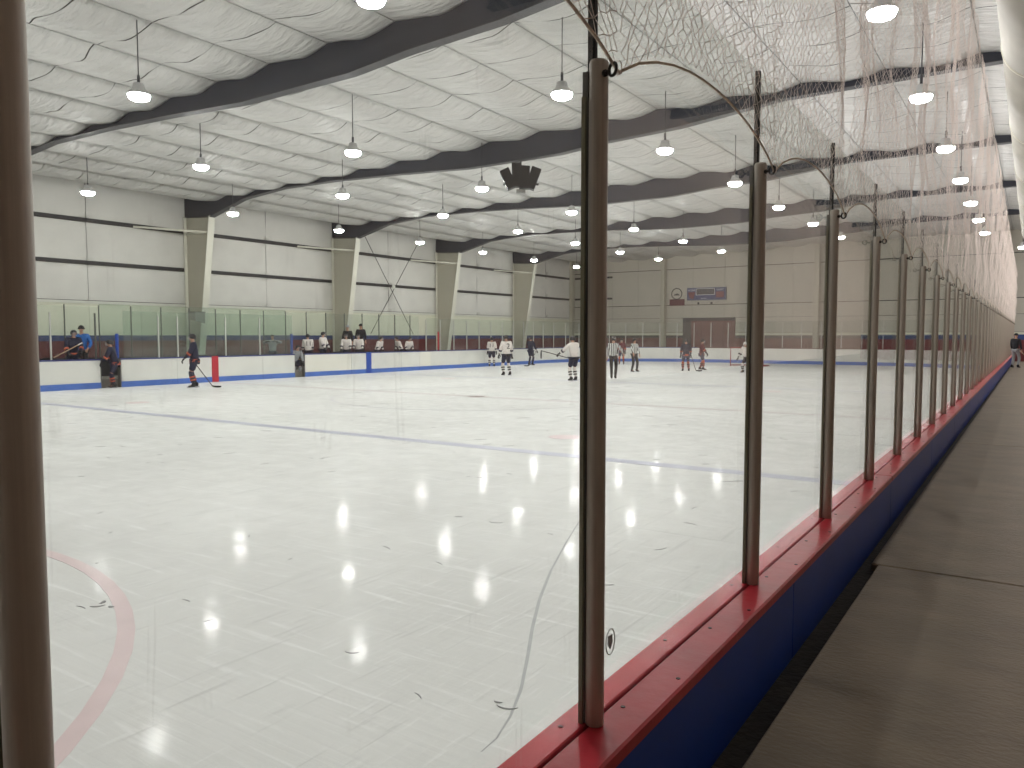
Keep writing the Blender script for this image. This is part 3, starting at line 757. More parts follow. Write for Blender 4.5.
# ------------------------------------------------------------------ ceiling quilts, purlins, beams
CZ = 8.12
ceil = tag(B(XW-.3, 7.3, -14.3, YB+.3, 8.50, 8.65).build('ceiling', 'deck'), 'ceiling of sagging white insulation quilts between purlins', kind='structure')
PW = 1.92
def quilt_mesh(seed, L_, nseam=6):
    r = random.Random(seed); a = [r.uniform(0, 6.28) for _ in range(4)]; nu = 10
    vs = []; fs = []; sg = [r.uniform(.7, 1.3) for _ in range(nseam)]
    vv = []                                          # (fraction along, seam depth, segment)
    for k in range(nseam):
        for f in (.012, .06, .2, .4, .6, .8, .94, .988): vv.append((k+f, 0, k))
        vv.append((k+1, 1, k))
    vv = [(0, 1, 0)]+vv; nv = len(vv)-1
    for j, (f, sm, k) in enumerate(vv):
        fr = f-k if not sm else 0
        for i in range(nu+1):
            u = i/nu; e = math.sin(PI*u)
            s = -.135*math.sin(PI*u**1.35)*(1+(sg[k]-1)*math.sin(PI*fr))-.035*math.sin(PI*fr)*min(1, e*2)
            s += .010*math.sin(8*u+a[0]+f*7)*e+.009*math.sin(15*u+a[1]-f*13)*e
            s += .05*sm*min(1, e*3)*(0 < j < nv)
            yw = (.05*math.sin(5*u+a[2]+k*1.3)+.025*math.sin(11*u+a[3]+k)) if 0 < j < nv else 0
            if 0 < j < nv and not sm: 
                kk = k if fr < .5 else k+1
                yw = (.05*math.sin(5*u+a[2]+(kk-1)*1.3)+.025*math.sin(11*u+a[3]+kk-1)) if 0 < kk < nseam else 0
            lip = (.004+.022*max(0, math.sin(6.5*u+a[0]+k*2.1))) if 0 < f < nseam and 0 < j < nv else 0
            if fr > .95: f_ = k+1; dy = -lip
            elif 0 < fr < .05 and not sm: f_ = k; dy = lip
            else: f_ = f; dy = 0
            vs.append((.010+(PW-.020)*u, .01+(L_-.02)*f_/nseam+yw+(dy if 0 < f_ < nseam else 0), s))
    for j in range(nv):
        if 0 < j < nv-1 and (vv[j][1] or vv[j+1][1]): continue      # an open dark seam between neighbouring quilts
        for i in range(nu): q0 = j*(nu+1)+i; fs.append((q0, q0+1, q0+nu+2, q0+nu+1))
    W = nu+1
    for ix in (0, nu):                               # turned-up edges give the quilt its thickness
        st = len(vs)
        for j in range(nv+1): p = vs[j*W+ix]; vs.append((p[0], p[1], .10))
        for j in range(nv): fs.append((j*W+ix, (j+1)*W+ix, st+j+1, st+j))
    me = bpy.data.meshes.new('ceiling_quilt'); me.from_pydata(vs, [], fs); me.materials.append(M['quilt'])
    for p in me.polygons: p.use_smooth = True
    return me
def cz(x):
    P_ = [(-40, 7.50), (-31.5, 7.55), (-22, 7.73), (-12, 8.05), (-5.5, 8.10), (20, 8.0)]
    for (a, za), (b, zb) in zip(P_[:-1], P_[1:]):
        if a <= x <= b: return za+(zb-za)*(x-a)/(b-a)
BYS = BAYS
qm = {}
x = -10.8-PW*10
col_x = []
while x < 7.0:
    col_x.append(x)
    for bi in range(2, len(BYS)-1):
        a, b = BYS[bi], BYS[bi+1]; L_ = round(b-a, 2); sd = random.randrange(4)
        if (L_, sd) not in qm: qm[(L_, sd)] = quilt_mesh(sd*11+3, L_)
        link('ceiling_quilt', qm[(L_, sd)], ceil, (x, a, cz(x)), (0, -math.atan((cz(x+PW)-cz(x))/PW), 0))
    for bi in (0, 1):
        a, b = BYS[bi], BYS[bi+1]; L_ = round(b-a, 2)
        if (L_, 0) not in qm: qm[(L_, 0)] = quilt_mesh(3, L_)
        link('ceiling_quilt', qm[(L_, 0)], ceil, (x, a, cz(x)), (0, -math.atan((cz(x+PW)-cz(x))/PW), 0))
    B(x-.03, x+.03, -14, YB, cz(x)+.01, cz(x)+.2).build('purlin', 'purlin', ceil)
    x += PW
PROF = [(-31, 6.94), (-29.1, 6.82), (-26.9, 7.36), (-24.5, 7.54), (-21.6, 7.51), (-18.6, 7.40), (-15.5, 7.24), (-12.0, 7.26), (-10.4, 7.40), (-8.2, 7.49), (-5.5, 7.78), (-1.2, 7.82), (7.0, 7.78)]
for y in BAYS[1:-1]:
    c = tag(empty('roof_beam', (-13, y, 7.3)), 'dark grey tapered steel roof beam spanning the rink', kind='structure')
    q = MB(); m = len(PROF); t_ = .012; vs = []
    for px, z in PROF: vs += [(px, y-t_, z), (px, y-t_, cz(px)+.18), (px, y+t_, cz(px)+.18), (px, y+t_, z)]
    fs = []
    for i in range(m-1):
        for k in range(4): fs.append((i*4+k, i*4+(k+1) % 4, i*4+4+(k+1) % 4, i*4+4+k))
    q.add(vs, fs); q.build('beam_web', 'beam', c)
    q = MB(); vs = []
    for px, z in PROF: vs += [(px, y-.13, z-.02), (px, y-.13, z), (px, y+.13, z), (px, y+.13, z-.02)]
    q.add(vs, fs); q.build('beam_flange', 'beam_flange', c)

# ------------------------------------------------------------------ pendant lamps
LZ = 6.5
me_rod = MB().tube([(0, 0, .22), (0, 0, 1.62)], .011, 6).tube([(0, 0, .22), (0, 0, .42)], .028, 8).mesh('lamp_rod', 'rod')
me_house = MB().lathe([(.04, .24), (.10, .22), (.12, .12), (.205, .045), (.215, .0), (.19, .0), (.19, .01), (.0005, .012)], 20).mesh('lamp_housing', 'lamp_body', True)
me_lens = MB().lathe([(.200, .008), (.205, -.02), (.18, -.07), (.12, -.10), (.0005, -.112)], 20).mesh('lamp_lens', 'lens', True)
rows = [
 ('over the far benches', [(-25.98, 13.66), (-25.76, 19.07), (-25.94, 24.74), (-25.84, 30.16), (-25.96, 35.71), (-26.04, 41.24), (-26.1, 46.8)]),
 ('second from far wall', [(-19.39, 13.35), (-19.40, 18.70), (-19.33, 23.94), (-19.45, 29.45), (-19.5, 34.82), (-19.5, 39.98), (-19.3, 44.9)]),
 ('over mid rink', [(-14.72, 8.80), (-14.67, 14.52), (-14.78, 20.29), (-14.77, 26.09), (-14.82, 31.74), (-14.64, 37.09), (-14.6, 42.7)]),
 ('between mid rink and near boards', [(-7.84, 8.14), (-7.79, 13.35), (-7.92, 18.76), (-7.80, 23.97), (-7.89, 29.29), (-7.84, 34.4), (-7.8, 39.8)]),
 ('above the near boards', [(-1.99, 12.62), (-2.0, 17.45), (-1.98, 22.48), (-1.98, 27.28), (-2.0, 32.17), (-2.0, 37.04), (-2.0, 41.85)])]
def lamp(x, y, label=None, z=LZ):
    t = empty('pendant_lamp', (x, y, z), label=label or 'white pendant lamp on a thin rod, out of the frame over the near ice', cat='lamp', group='white pendant lamps under the roof')
    link('lamp_rod', me_rod, t, scale=(1, 1, (cz(x)-z)/1.62)); link('lamp_housing', me_house, t); link('lamp_lens', me_lens, t)
for nm, pl in rows:
    for i, (x, y) in enumerate(pl):
        lamp(x, y, 'white pendant lamp, %s from the camera in row %s' % (ORD[i], nm))
for x, ys_ in ((-25.9, (8.2, 2.8)), (-19.4, (8, 2.7)), (-14.7, (3.1,)), (-7.84, (2.9,)), (-2.0, (7.8, 2.6))):
    for n_, y in enumerate(ys_): lamp(x, y, 'white pendant lamp out of frame, %s in row %s' % (ORD[n_], {-25.9: 'over the far benches', -19.4: 'second from far wall', -14.7: 'over mid rink', -7.84: 'between mid rink and near boards', -2.0: 'above the near boards'}[x]))
for n_ in range(5): lamp(2.4, 17+8*n_, 'added unseen pendant lamp over the walkway side, %s from the camera' % ORD[n_])  # added lamps out of view, to brighten the side wall the glass reflects
lamp(-.56, 46.5, 'white pendant lamp beyond the end of the pale round duct', 6.2)

# speaker cluster under the second beam
t = empty('speaker_cluster', (-13.43, 20.5, 6.3), label='black fan shaped speaker cluster hanging under a roof beam', cat='speaker')
R0 = Matrix.Rotation(yaw, 3, 'Z')
for dx, dz, tilt, h in ((-.42, 0, -.42, .62), (-.13, .12, -.04, .72), (.12, .05, .06, .68), (.40, .02, .36, .66)):
    R = R0 @ Matrix.Rotation(tilt, 3, 'Y')
    q = MB(); q.box(-.15, .15, -.17, .17, -h/2, h/2, R, Vector((-13.43, 20.5, 6.66+dz))+R0 @ Vector((dx*.95, 0, 0)))
    c = q.build('speaker_cabinet', 'black', t)
    q = MB(); q.box(-.13, .13, -.185, -.165, -h/2+.03, h/2-.03, R, Vector((-13.43, 20.5, 6.66+dz))+R0 @ Vector((dx*.95, 0, 0)))
    q.build('speaker_grille', 'dark', c)
MB().tube([(-13.43, 20.5, 6.26), (-13.43, 20.5, 7.32)], .025, 8).build('hanging_rod', 'rod', t)
MB().box(-.55, .55, -.03, .03, -.03, .03, R0, (-13.43, 20.5, 6.5)).build('mounting_bar', 'rod', t)
MB().box(-.14, .14, -.14, .14, -.02, .06, R0, (-13.43, 20.5, 6.27)).build('mounting_plate', 'grey_metal', t)

# round duct over the walkway
DXc, DZc, DR = .055, 5.85, .56
t = empty('air_duct', (DXc, 18, DZc), label='pale round air duct running above the walkway', cat='duct')
y = -10; i = 0
while y < 35.9:
    y2 = min(y+4.6, 36.0)
    MB().tube([(DXc, y+.01, DZc), (DXc, y2-.01, DZc)], DR, 36, True).build('duct_section', 'duct', t, True)
    MB().tube([(DXc, y2-.03, DZc), (DXc, y2+.03, DZc)], DR+.012, 36, True).build('seam_ring', 'column', t, True)
    for dx in (-.4, .4): MB().tube([(DXc+dx, y+.8, DZc+.38), (DXc+dx, y+.8, cz(0)+.05)], .006, 5).build('hanger_wire', 'rod', t)
    y = y2
for p_ in [o for o in t.children if o.name.startswith('duct_section')]:
    pass

# ------------------------------------------------------------------ goal
t = empty('hockey_goal', (-13.55, 45.5, 0), label='red framed hockey goal with white netting at the far end', cat='goal')
gx0, gx1, gz = -14.8, -12.9, 1.08
MB().tube([(gx0, 45.25, 0), (gx0, 45.25, gz), (gx1, 45.25, gz), (gx1, 45.25, 0)], .035, 8).build('goal_posts', 'goal_red', t)
MB().tube([(gx0, 45.25, .03), (gx0-.15, 45.95, .03), (gx0+.3, 46.30, .03), (gx1-.3, 46.30, .03), (gx1+.15, 45.95, .03), (gx1, 45.25, .03)], .03, 8).build('base_frame', 'goal_red', t)
MB().tube([(gx0, 45.25, gz), (gx0+.25, 45.70, gz), (gx1-.25, 45.70, gz), (gx1, 45.25, gz)], .022, 8).build('top_frame', 'goal_red', t)
q = MB()
for i in range(19):
    u = i/18; x = gx0+(gx1-gx0)*u; q.tube([(x, 45.68, gz), (x, 46.28, .03)], .004, 3, False)
for j in range(11):
    v = j/10; q.tube([(gx0+.1, 45.68+.6*v, gz+(.03-gz)*v), (gx1-.1, 45.68+.6*v, gz+(.03-gz)*v)], .004, 3, False)
for s_, gx in ((-1, gx0), (1, gx1)):
    for j in range(9):
        v = j/8; q.tube([(gx, 45.25, gz*v), (gx+.1*s_*(1-v), 45.68+.5*(1-v), gz*v+.01)], .004, 3, False)
tag(q.build('goal_netting', 'goal_net', t), kind='stuff')

# ------------------------------------------------------------------ people
DEFER = []
def skin_obj(name, chains, m, parent, sub=1, root=0):
    """chains: list of [(point, radius), ...]; chains that start on a point of an earlier chain join it"""
    bm = bmesh.new(); lay = bm.verts.layers.skin.verify(); idx = []
    for ch in chains:
        prev = None
        for p, r in ch:
            p = Vector(p); v = None
            for w_ in idx:
                if (w_.co-p).length < 1e-4: v = w_; break
            if v is None:
                v = bm.verts.new(p); rr = r if isinstance(r, tuple) else (r, r); v[lay].radius = rr; idx.append(v)
            if prev is not None and prev is not v and bm.edges.get((prev, v)) is None: bm.edges.new((prev, v))
            prev = v
    seen = set()
    for v in idx:                                    # one root per island
        if v in seen: continue
        v[lay].use_root = True; st = [v]
        while st:
            a = st.pop()
            if a in seen: continue
            seen.add(a); st += [e.other_vert(a) for e in a.link_edges]
    me = bpy.data.meshes.new(name); bm.to_mesh(me); bm.free(); me.materials.append(M[m])
    o = bpy.data.objects.new(name, me); COL.objects.link(o); o.parent = parent
    k = o.modifiers.new('skin', 'SKIN'); k.use_smooth_shade = True
    s = o.modifiers.new('sub', 'SUBSURF'); s.levels = sub; s.render_levels = sub
    DEFER.append(o); return o
def ik(a, b, l1, l2, bend):
    a = Vector(a); b = Vector(b); d = b-a; D = min(d.length, (l1+l2)*.995); d.normalize(); b = a+d*D
    x = (l1*l1-l2*l2+D*D)/(2*D); h = math.sqrt(max(0, l1*l1-x*x)); bd = Vector(bend); bd -= d*bd.dot(d)
    if bd.length < 1e-4: bd = d.orthogonal()
    return a+d*x+bd.normalized()*h, b
def hand_chains(wr, dirv, side, s=1.0, curl=.5):
    """palm, four fingers of unequal length and a thumb off the side of the palm"""
    d = Vector(dirv).normalized(); up = Vector((0, 0, 1)) if abs(d.z) < .8 else Vector((0, 1, 0))
    lat = d.cross(up).normalized(); nrm = lat.cross(d).normalized()
    wr = Vector(wr); ch = [[(wr, .026*s), (wr+d*.05*s, (.036*s, .018*s)), (wr+d*.085*s, (.038*s, .016*s))]]
    for k, ln in enumerate((.072, .082, .076, .058)):
        b0 = wr+d*.08*s+lat*(k-1.5)*.019*s
        p1 = b0+(d*math.cos(curl*.6)-nrm*math.sin(curl*.6))*ln*.45*s
        p2 = p1+(d*math.cos(curl*1.5)-nrm*math.sin(curl*1.5))*ln*.33*s
        p3 = p2+(d*math.cos(curl*2.3)-nrm*math.sin(curl*2.3))*ln*.25*s
        ch.append([(b0, .0095*s), (p1, .009*s), (p2, .0085*s), (p3, .007*s)])
    tb = wr+d*.03*s+lat*.03*s*side
    ch.append([(tb, .012*s), (tb+(d*.6+lat*side*.8)*.035*s, .011*s), (tb+(d*.95+lat*side*.5)*.06*s-nrm*.012*s, .009*s)])
    return ch

def person(label, loc, face, h=1.7, lean=0.0, crouch=0.0, hands=None, feet=None, outfit='white', skates=True, helmet='helmet_black', cage=True,
           hat=None, gloves=True, bulky=1.0, group=None, turn=0.0, name='person', number=None, cat='person', seat=False):
    """face: world direction (x, y) the figure looks to; hands/feet in figure space (x right, y forward, z up) for a 1.75 m figure"""
    rz = math.atan2(face[1], face[0])-PI/2
    t = empty(name, loc, rz, label=label, cat=cat, group=group)
    k = h/1.75; V = lambda x, y, z: Vector((x, y, z))*k
    O = {'white': ('white_cloth', 'navy', 'white_cloth', 'black_cloth', 'white_cloth', 'black_cloth'),
         'navy': ('navy', 'navy', 'navy', 'orange', 'orange', 'orange'),
         'plain_navy': ('navy', 'navy', 'navy', None, None, None),
         'maroon': ('maroon_cloth', 'slate_pants', 'orange', 'orange', 'orange', 'navy'),
         'orange': ('navy', 'slate_pants', 'orange', 'orange', 'orange', 'navy'),
         'ref': ('stripes', 'black_cloth', 'black_cloth', None, None, None),
         'coach': ('blue_jacket', 'black_cloth', 'black_cloth', None, None, None),
         'dark': ('black_cloth', 'black_cloth', 'black_cloth', None, None, None),
         'kid': ('black_cloth', 'grey_cloth', 'grey_cloth', None, None, None),
         'grey': ('grey_cloth', 'navy', 'grey_cloth', None, None, None),
         'goalie': ('white_cloth', 'navy', 'white_cloth', 'black_cloth', 'black_cloth', 'black_cloth')}[outfit]
    jersey, pants, socks, hem, sleeve, sockband = O
    player = outfit in ('white', 'navy', 'plain_navy', 'maroon', 'orange', 'grey', 'goalie')
    fat = bulky*(1.18 if player else 1.0)
    foot0 = .10 if skates else .08
    pel = V(0, -crouch*.18, .93-crouch*.35 + (.03 if skates else 0))
    sp = Vector((0, math.sin(lean), math.cos(lean)))*k
    wst = pel+sp*.16; chs = pel+sp*.40; nkb = pel+sp*.53; nk = pel+sp*.60+V(0, lean*.02, 0)
    hc = nk+Vector((0, math.sin(lean*.5)*.5, math.cos(lean*.5)))*.115*k+V(0, .02, 0)
    shl = [nkb+V(s*.185*min(fat, 1.1), 0, -.03) for s in (-1, 1)]
    hip = [pel+V(s*.095, 0, -.04) for s in (-1, 1)]
    hands = hands or ((-.27, .12, .86), (.27, .12, .86)); feet = feet or ((-.14, 0), (.14, .03))
    el = []; wr = []; kn = []; an = []
    for i, s in enumerate((-1, 1)):
        e, w_ = ik(shl[i], V(*hands[i]), .285*k, .26*k, (s*.5, -1, -.2)); el.append(e); wr.append(w_)
        a_ = V(feet[i][0], feet[i][1], foot0+(feet[i][2] if len(feet[i]) > 2 else 0)); kk, a_ = ik(hip[i], a_, .43*k, .42*k, (s*.15, 1, 0)); kn.append(kk); an.append(a_)
    fr = lambda r: r*k
    toe = [an[i]+V(.02*s, .15, -.05) for i, s in enumerate((-1, 1))]
    hd = hc
    body = [[(pel, (fr(.135), fr(.10))), (wst, (fr(.125), fr(.095))), (chs, (fr(.15), fr(.105))), (nkb, (fr(.085), fr(.07))), (nk, fr(.054)),
             (hc-V(0, -.005, .045), (fr(.062), fr(.070))), (hc+V(0, 0, .02), (fr(.074), fr(.090))), (hc+V(0, -.005, .085), (fr(.055), fr(.065)))]]
    for i in range(2):
        body.append([(chs, (fr(.15), fr(.105))), (shl[i], fr(.058)), (el[i], fr(.043)), (wr[i], fr(.030))])
        body.append([(pel, (fr(.135), fr(.10))), (hip[i], fr(.085)), (kn[i], fr(.056)), (an[i], fr(.040)), (toe[i], fr(.032))])
    if not gloves:
        for i, s in enumerate((-1, 1)): body += hand_chains(wr[i], (wr[i]-el[i]), -s, k*1.05)
    skin_obj('body', body, 'skin', t)
    # jersey / jacket over torso and sleeves
    J = [[(pel+sp*-.06, (fr(.165*fat), fr(.125*fat))), (pel+sp*.05, (fr(.160*fat), fr(.125*fat))), (chs, (fr(.175*fat), fr(.13*fat))), (nkb, (fr(.11*fat), fr(.085*fat)))]]
    for i in range(2):
        J.append([(chs, (fr(.175*fat), fr(.13*fat))), (shl[i], fr(.085*fat)), (el[i], fr(.066*fat)), (el[i].lerp(wr[i], .93), fr(.048*fat))])
    skin_obj('jersey' if player or outfit == 'ref' else 'jacket', J, jersey, t)
    # trousers
    if player:
        P_ = [[(pel+sp*.02, (fr(.165), fr(.13)))]]
        for i in range(2): P_.append([(pel+sp*.02, (fr(.165), fr(.13))), (hip[i]+V(0, 0, -.03), fr(.125)), (hip[i].lerp(kn[i], .92), fr(.098))])
        skin_obj('pants', P_[1:], pants, t)
        for i in range(2):
            skin_obj('sock', [[(hip[i].lerp(kn[i], .85), fr(.078)), (kn[i], fr(.078)), (kn[i].lerp(an[i], .4), fr(.076)), (kn[i].lerp(an[i], .9), fr(.056))]], socks, t)
    else:
        P_ = []
        for i in range(2): P_.append([(pel+sp*.03, (fr(.145), fr(.11))), (hip[i], fr(.10)), (kn[i], fr(.075)), (an[i]+V(0, 0, .03), fr(.062))])
        skin_obj('trousers', P_, pants, t)
    def band(nm, a, b, r0, r1, m):
        a = Vector(a); b = Vector(b); MB().tube([a, b], [r0, r1], 14, True).build(nm, m, t, True, local=True)
    if hem and player:
        c0 = pel+sp*-.10; c1 = pel+sp*.0
        q = MB(); z = 14; vs = []
        for c in (c0, c1):
            for j in range(z): a = 2*PI*j/z; vs.append(c+Vector((math.cos(a)*.178*fat*k, math.sin(a)*.148*fat*k, 0)))
        q.add(vs, [(j, (j+1) % z, z+(j+1) % z, z+j) for j in range(z)]+[tuple(range(z)), tuple(range(z, 2*z))]); q.build('hem_band', hem, t, True, local=True)
    if sleeve and player:
        for i in range(2): band('sleeve_band', el[i].lerp(wr[i], .15), el[i].lerp(wr[i], .42), fr(.070*fat), fr(.066*fat), sleeve if outfit != 'white' else 'navy')
    if sockband and player:
        for i in range(2):
            band('sock_band', kn[i].lerp(an[i], .30), kn[i].lerp(an[i], .42), fr(.082), fr(.080), sockband)
            band('sock_band', kn[i].lerp(an[i], .55), kn[i].lerp(an[i], .66), fr(.078), fr(.074), sockband)
    if gloves:
        for i, s in enumerate((-1, 1)):
            ch = hand_chains(wr[i], (wr[i]-el[i]), -s, k*1.45, .8)
            ch.append([(el[i].lerp(wr[i], .72), fr(.058)), (wr[i]+(wr[i]-el[i]).normalized()*.02*k, fr(.054))])
            skin_obj('glove', ch, 'black_cloth', t)
    for i, s in enumerate((-1, 1)):                  # footwear
        f = 'skate' if skates else 'shoe'
        sk = skin_obj(f, [[(an[i]+V(0, -.02, .10), fr(.062)), (an[i]+V(0, -.01, 0), fr(.056)), (an[i]+V(.01*s, .09, -.045), (fr(.05), fr(.036))), (an[i]+V(.02*s, .17, -.052), (fr(.045), fr(.028)))],
                          [(an[i]+V(0, -.01, 0), fr(.056)), (an[i]+V(0, -.07, -.05), fr(.036))]], 'black_cloth', t)
        if skates:
            c = an[i]; MB().box(c.x-.006*k, c.x+.006*k, c.y-.11*k, c.y+.21*k, c.z-.10*k, c.z-.045*k).build('blade', 'blade', sk, local=True)
    # head
    Rh = Matrix.Rotation(turn, 3, 'Z')
    def hv(x, y, z): return hc+Rh @ V(x, y, z)
    fm = MB()
    for s in (-1, 1): MB().lathe([(.0005, -.009*k), (.009*k, -.005*k), (.011*k, 0), (.009*k, .005*k), (.0005, .009*k)], 8, hv(s*.032, .083, .015)).build('eye', 'eye', t, True, local=True)
    MB().add([hv(0, .083, .022), hv(-.016, .080, -.026), hv(.016, .080, -.026), hv(0, .115, -.022), hv(0, .078, -.034)], [(0,1,3), (0,3,2), (1,4,3), (3,4,2), (0,2,4,1)]).build('nose', 'skin', t, local=True)
    MB().tube([hv(-.025, .080, -.056), hv(0, .088, -.056), hv(.025, .080, -.056)], .006*k, 6).build('mouth', 'lips', t, True, local=True)
    for s in (-1, 1): MB().lathe([(.001, -.02*k), (.014*k, -.012*k), (.016*k, .008*k), (.001, .022*k)], 8, hv(s*.080, -.005, 0)).build('ear', 'skin', t, True, local=True)
    def dome(nm, m, r, z0, fz=1.0, front=.0):
        q = MB(); rings = 6; n_ = 16; vs = []; fs = []
        for a in range(rings+1):
            el_ = (PI/2)*a/rings
            for b in range(n_):
                az = 2*PI*b/n_; low = z0+front*max(0, math.sin(az))**2 if a == 0 else 0
                zz = math.sin(el_)*r*fz if a else low
                rr_ = math.cos(el_)*r if a < rings else r*.02
                vs.append(hv(math.cos(az)*rr_*.92, math.sin(az)*rr_*1.1-.008, .02+zz))
        for a in range(rings):
            for b in range(n_): fs.append((a*n_+b, a*n_+(b+1) % n_, (a+1)*n_+(b+1) % n_, (a+1)*n_+b))
        fs.append(tuple(range(rings*n_, rings*n_+n_)))
        q.add(vs, fs); return q.build(nm, m, t, True, local=True)
    if helmet:
        hm = dome('helmet', helmet, .118, -.06, 1.0, .085)
        if cage:
            q = MB()
            for j in range(5):
                a0 = -0.9+1.8*j/4; q.tube([hv(math.sin(a0)*.10, math.cos(a0)*.115, .05), hv(math.sin(a0)*.11, math.cos(a0)*.135, -.02), hv(math.sin(a0)*.07, math.cos(a0)*.11, -.10)], .0035*k, 5)
            for z_ in (.035, -.005, -.045, -.085):
                q.tube([hv(math.sin(a0)*.105, math.cos(a0)*.128, z_) for a0 in [-1.0+2.0*j/6 for j in range(7)]], .0035*k, 5)
            q.build('face_cage', 'cage', hm, local=True)
    elif hat:
        dome('beanie', hat, .105, -.01, 1.12, .03)
        MB().tube([hv(math.cos(a)*.098, math.sin(a)*.115-.008, .02) for a in [2*PI*j/16 for j in range(16)]], .014*k, 6, closed=True).build('beanie_cuff', hat, t, True, local=True)
    else:
        dome('hair', 'hair', .104, -.05, 1.05, .10)
    if number:
        c = bpy.data.curves.new('jersey_number', 'FONT'); c.body = number; c.size = .34*k; c.extrude = .004; c.align_x = 'CENTER'; c.materials.append(M['black_cloth' if outfit == 'white' else 'white_cloth'])
        o = bpy.data.objects.new('jersey_number', c); COL.objects.link(o); o.parent = t; o.location = chs+V(0, -.158*fat, -.16); o.rotation_euler = (PI/2-lean, 0, 0)
    def W(p): return Matrix.Translation(loc) @ Matrix.Rotation(rz, 4, 'Z') @ Vector(p)
    return t, [W(w_) for w_ in wr], [W(w_+(w_-e_).normalized()*.09*k) for w_, e_ in zip(wr, el)]
def stick(label, top, grip, heel, blade_dir, m='stick'):
    top = Vector(top); heel = Vector(heel); bd = Vector(blade_dir).normalized()
    t = empty('hockey_stick', heel, label=label, cat='stick')
    MB().tube([top, heel], .016, 6).build('shaft', m, t)
    q = MB(); q.tube([heel, heel+bd*.12+Vector((0, 0, -.02)), heel+bd*.30+Vector((0, 0, -.015))], [.022, .034, .028], 6)
    q.build('blade', 'dark', t)
    MB().tube([top, top+(heel-top).normalized()*.16], .020, 6).build('grip', 'white_cloth', t)
RIGHT = Vector((.83, .557, 0)); LEFT = -RIGHT; AWAY = Vector((-.557, .83, 0)); TOWARD = -AWAY
def mixd(a, b, t): return (a*(1-t)+b*t).normalized()
# bench by the near gate
person('person in a blue jacket and dark beanie standing behind the far boards', (-27.35, 14.0, .30), mixd(TOWARD, RIGHT, .15), 1.82, hands=((-.24, .18, 1.0), (.26, .10, .90)), outfit='coach', skates=False, helmet=None, hat='black_cloth', gloves=False, group=None)
_, w_, g_ = person('hockey player in navy and orange leaning beside the blue jacket on the bench', (-27.0, 13.50, .30), mixd(TOWARD, RIGHT, .5), 1.66, lean=.3, hands=((-.18, .35, 1.0), (.22, .32, .95)), outfit='navy')
stick('hockey stick held by the navy player beside the blue jacket', (g_[0]+Vector((-.1, .1, .35))), None, (-26.75, 12.75, 1.06), (-.1, -1, 0), 'stick_tan')
person('hockey player in navy with orange hem stepping through the open far gate', (-26.05, 14.42, 0), mixd(LEFT, TOWARD, .25), 1.62, lean=.22, hands=((-.25, .38, .98), (.20, .25, .90)), feet=((-.09, .02), (.10, .12)), outfit='navy', helmet='helmet_black')
_, w_, g_ = person('hockey player in navy and orange gliding in front of the far boards', (-23.95, 16.05, 0), mixd(LEFT, TOWARD, .3), 1.80, lean=.06, hands=((-.20, .30, 1.0), (.22, .05, .92)), feet=((-.10, .05), (.10, -.03)), outfit='navy')
stick('dark hockey stick of the navy player standing before the red stripe', g_[1]+Vector((-.05, .02, .12)), None, (-23.55, 16.45, .05), (.8, .5, 0))
# white team
person('grey clothed player crouching inside the second far gate', (-26.62, 22.72, 0), mixd(TOWARD, RIGHT, .5), 1.55, lean=.55, crouch=.45, hands=((-.22, .40, .70), (.22, .42, .66)), outfit='grey')
person('player in pale jersey raising both hands behind the green penalty box glass', (-27.2, 22.0, .30), TOWARD, 1.50, hands=((-.26, .16, 1.45), (.26, .16, 1.45)), outfit='grey', cage=False, helmet=None)
W_ = [
 ('player in white with a dark number seated left end of the far white bench', (-26.95, 23.75, .30), mixd(AWAY, LEFT, .3), 1.52, .10, '11'),
 ('player in white standing taller, side on, second on the far bench', (-26.95, 24.6, .30), mixd(RIGHT, TOWARD, .2), 1.62, .05, None),
 ('player in white in front of the grey hatted coach on the far bench', (-26.9, 26.05, .30), TOWARD, 1.52, .12, None),
 ('player in white in front of the dark coach beside the blue board stripe', (-26.9, 26.85, .30), TOWARD, 1.52, .10, None),
 ('player in white bending forward right of the blue board stripe', (-26.85, 28.05, .30), mixd(TOWARD, RIGHT, .7), 1.45, .45, None),
 ('player in white hunched over, facing left, near the bench end', (-26.9, 29.85, .30), mixd(TOWARD, LEFT, .6), 1.45, .45, None),
 ('player in white hunched over, facing right, last on the far bench', (-26.9, 30.35, .30), mixd(TOWARD, RIGHT, .5), 1.42, .40, None)]
for lb, lc, fc, h, ln, num in W_:
    person(lb, lc, fc, h, lean=ln, hands=((-.24, .28, .92), (.24, .28, .92)), outfit='white', number=num)
person('coach in dark coat with grey hat behind the far bench players', (-27.95, 27.15, .62), TOWARD, 1.66, outfit='dark', skates=False, helmet=None, hat='grey_cloth', gloves=False)
person('coach in dark coat and black beanie standing highest behind the far bench', (-27.95, 28.05, .66), TOWARD, 1.70, outfit='dark', skates=False, helmet=None, hat='black_cloth', gloves=False)
bx = empty('bench_step', (-27.95, 27.6, .3), label='low step platform under the two coaches on the far bench', cat='step')
MB().bbox(-28.2, -27.78, 26.6, 28.6, .50, .62, .01).build('tread', 'slab', bx)
for y_ in (26.7, 28.5): B(-28.18, -27.8, y_-.04, y_+.04, .30, .50).build('leg', 'grey_metal', bx)
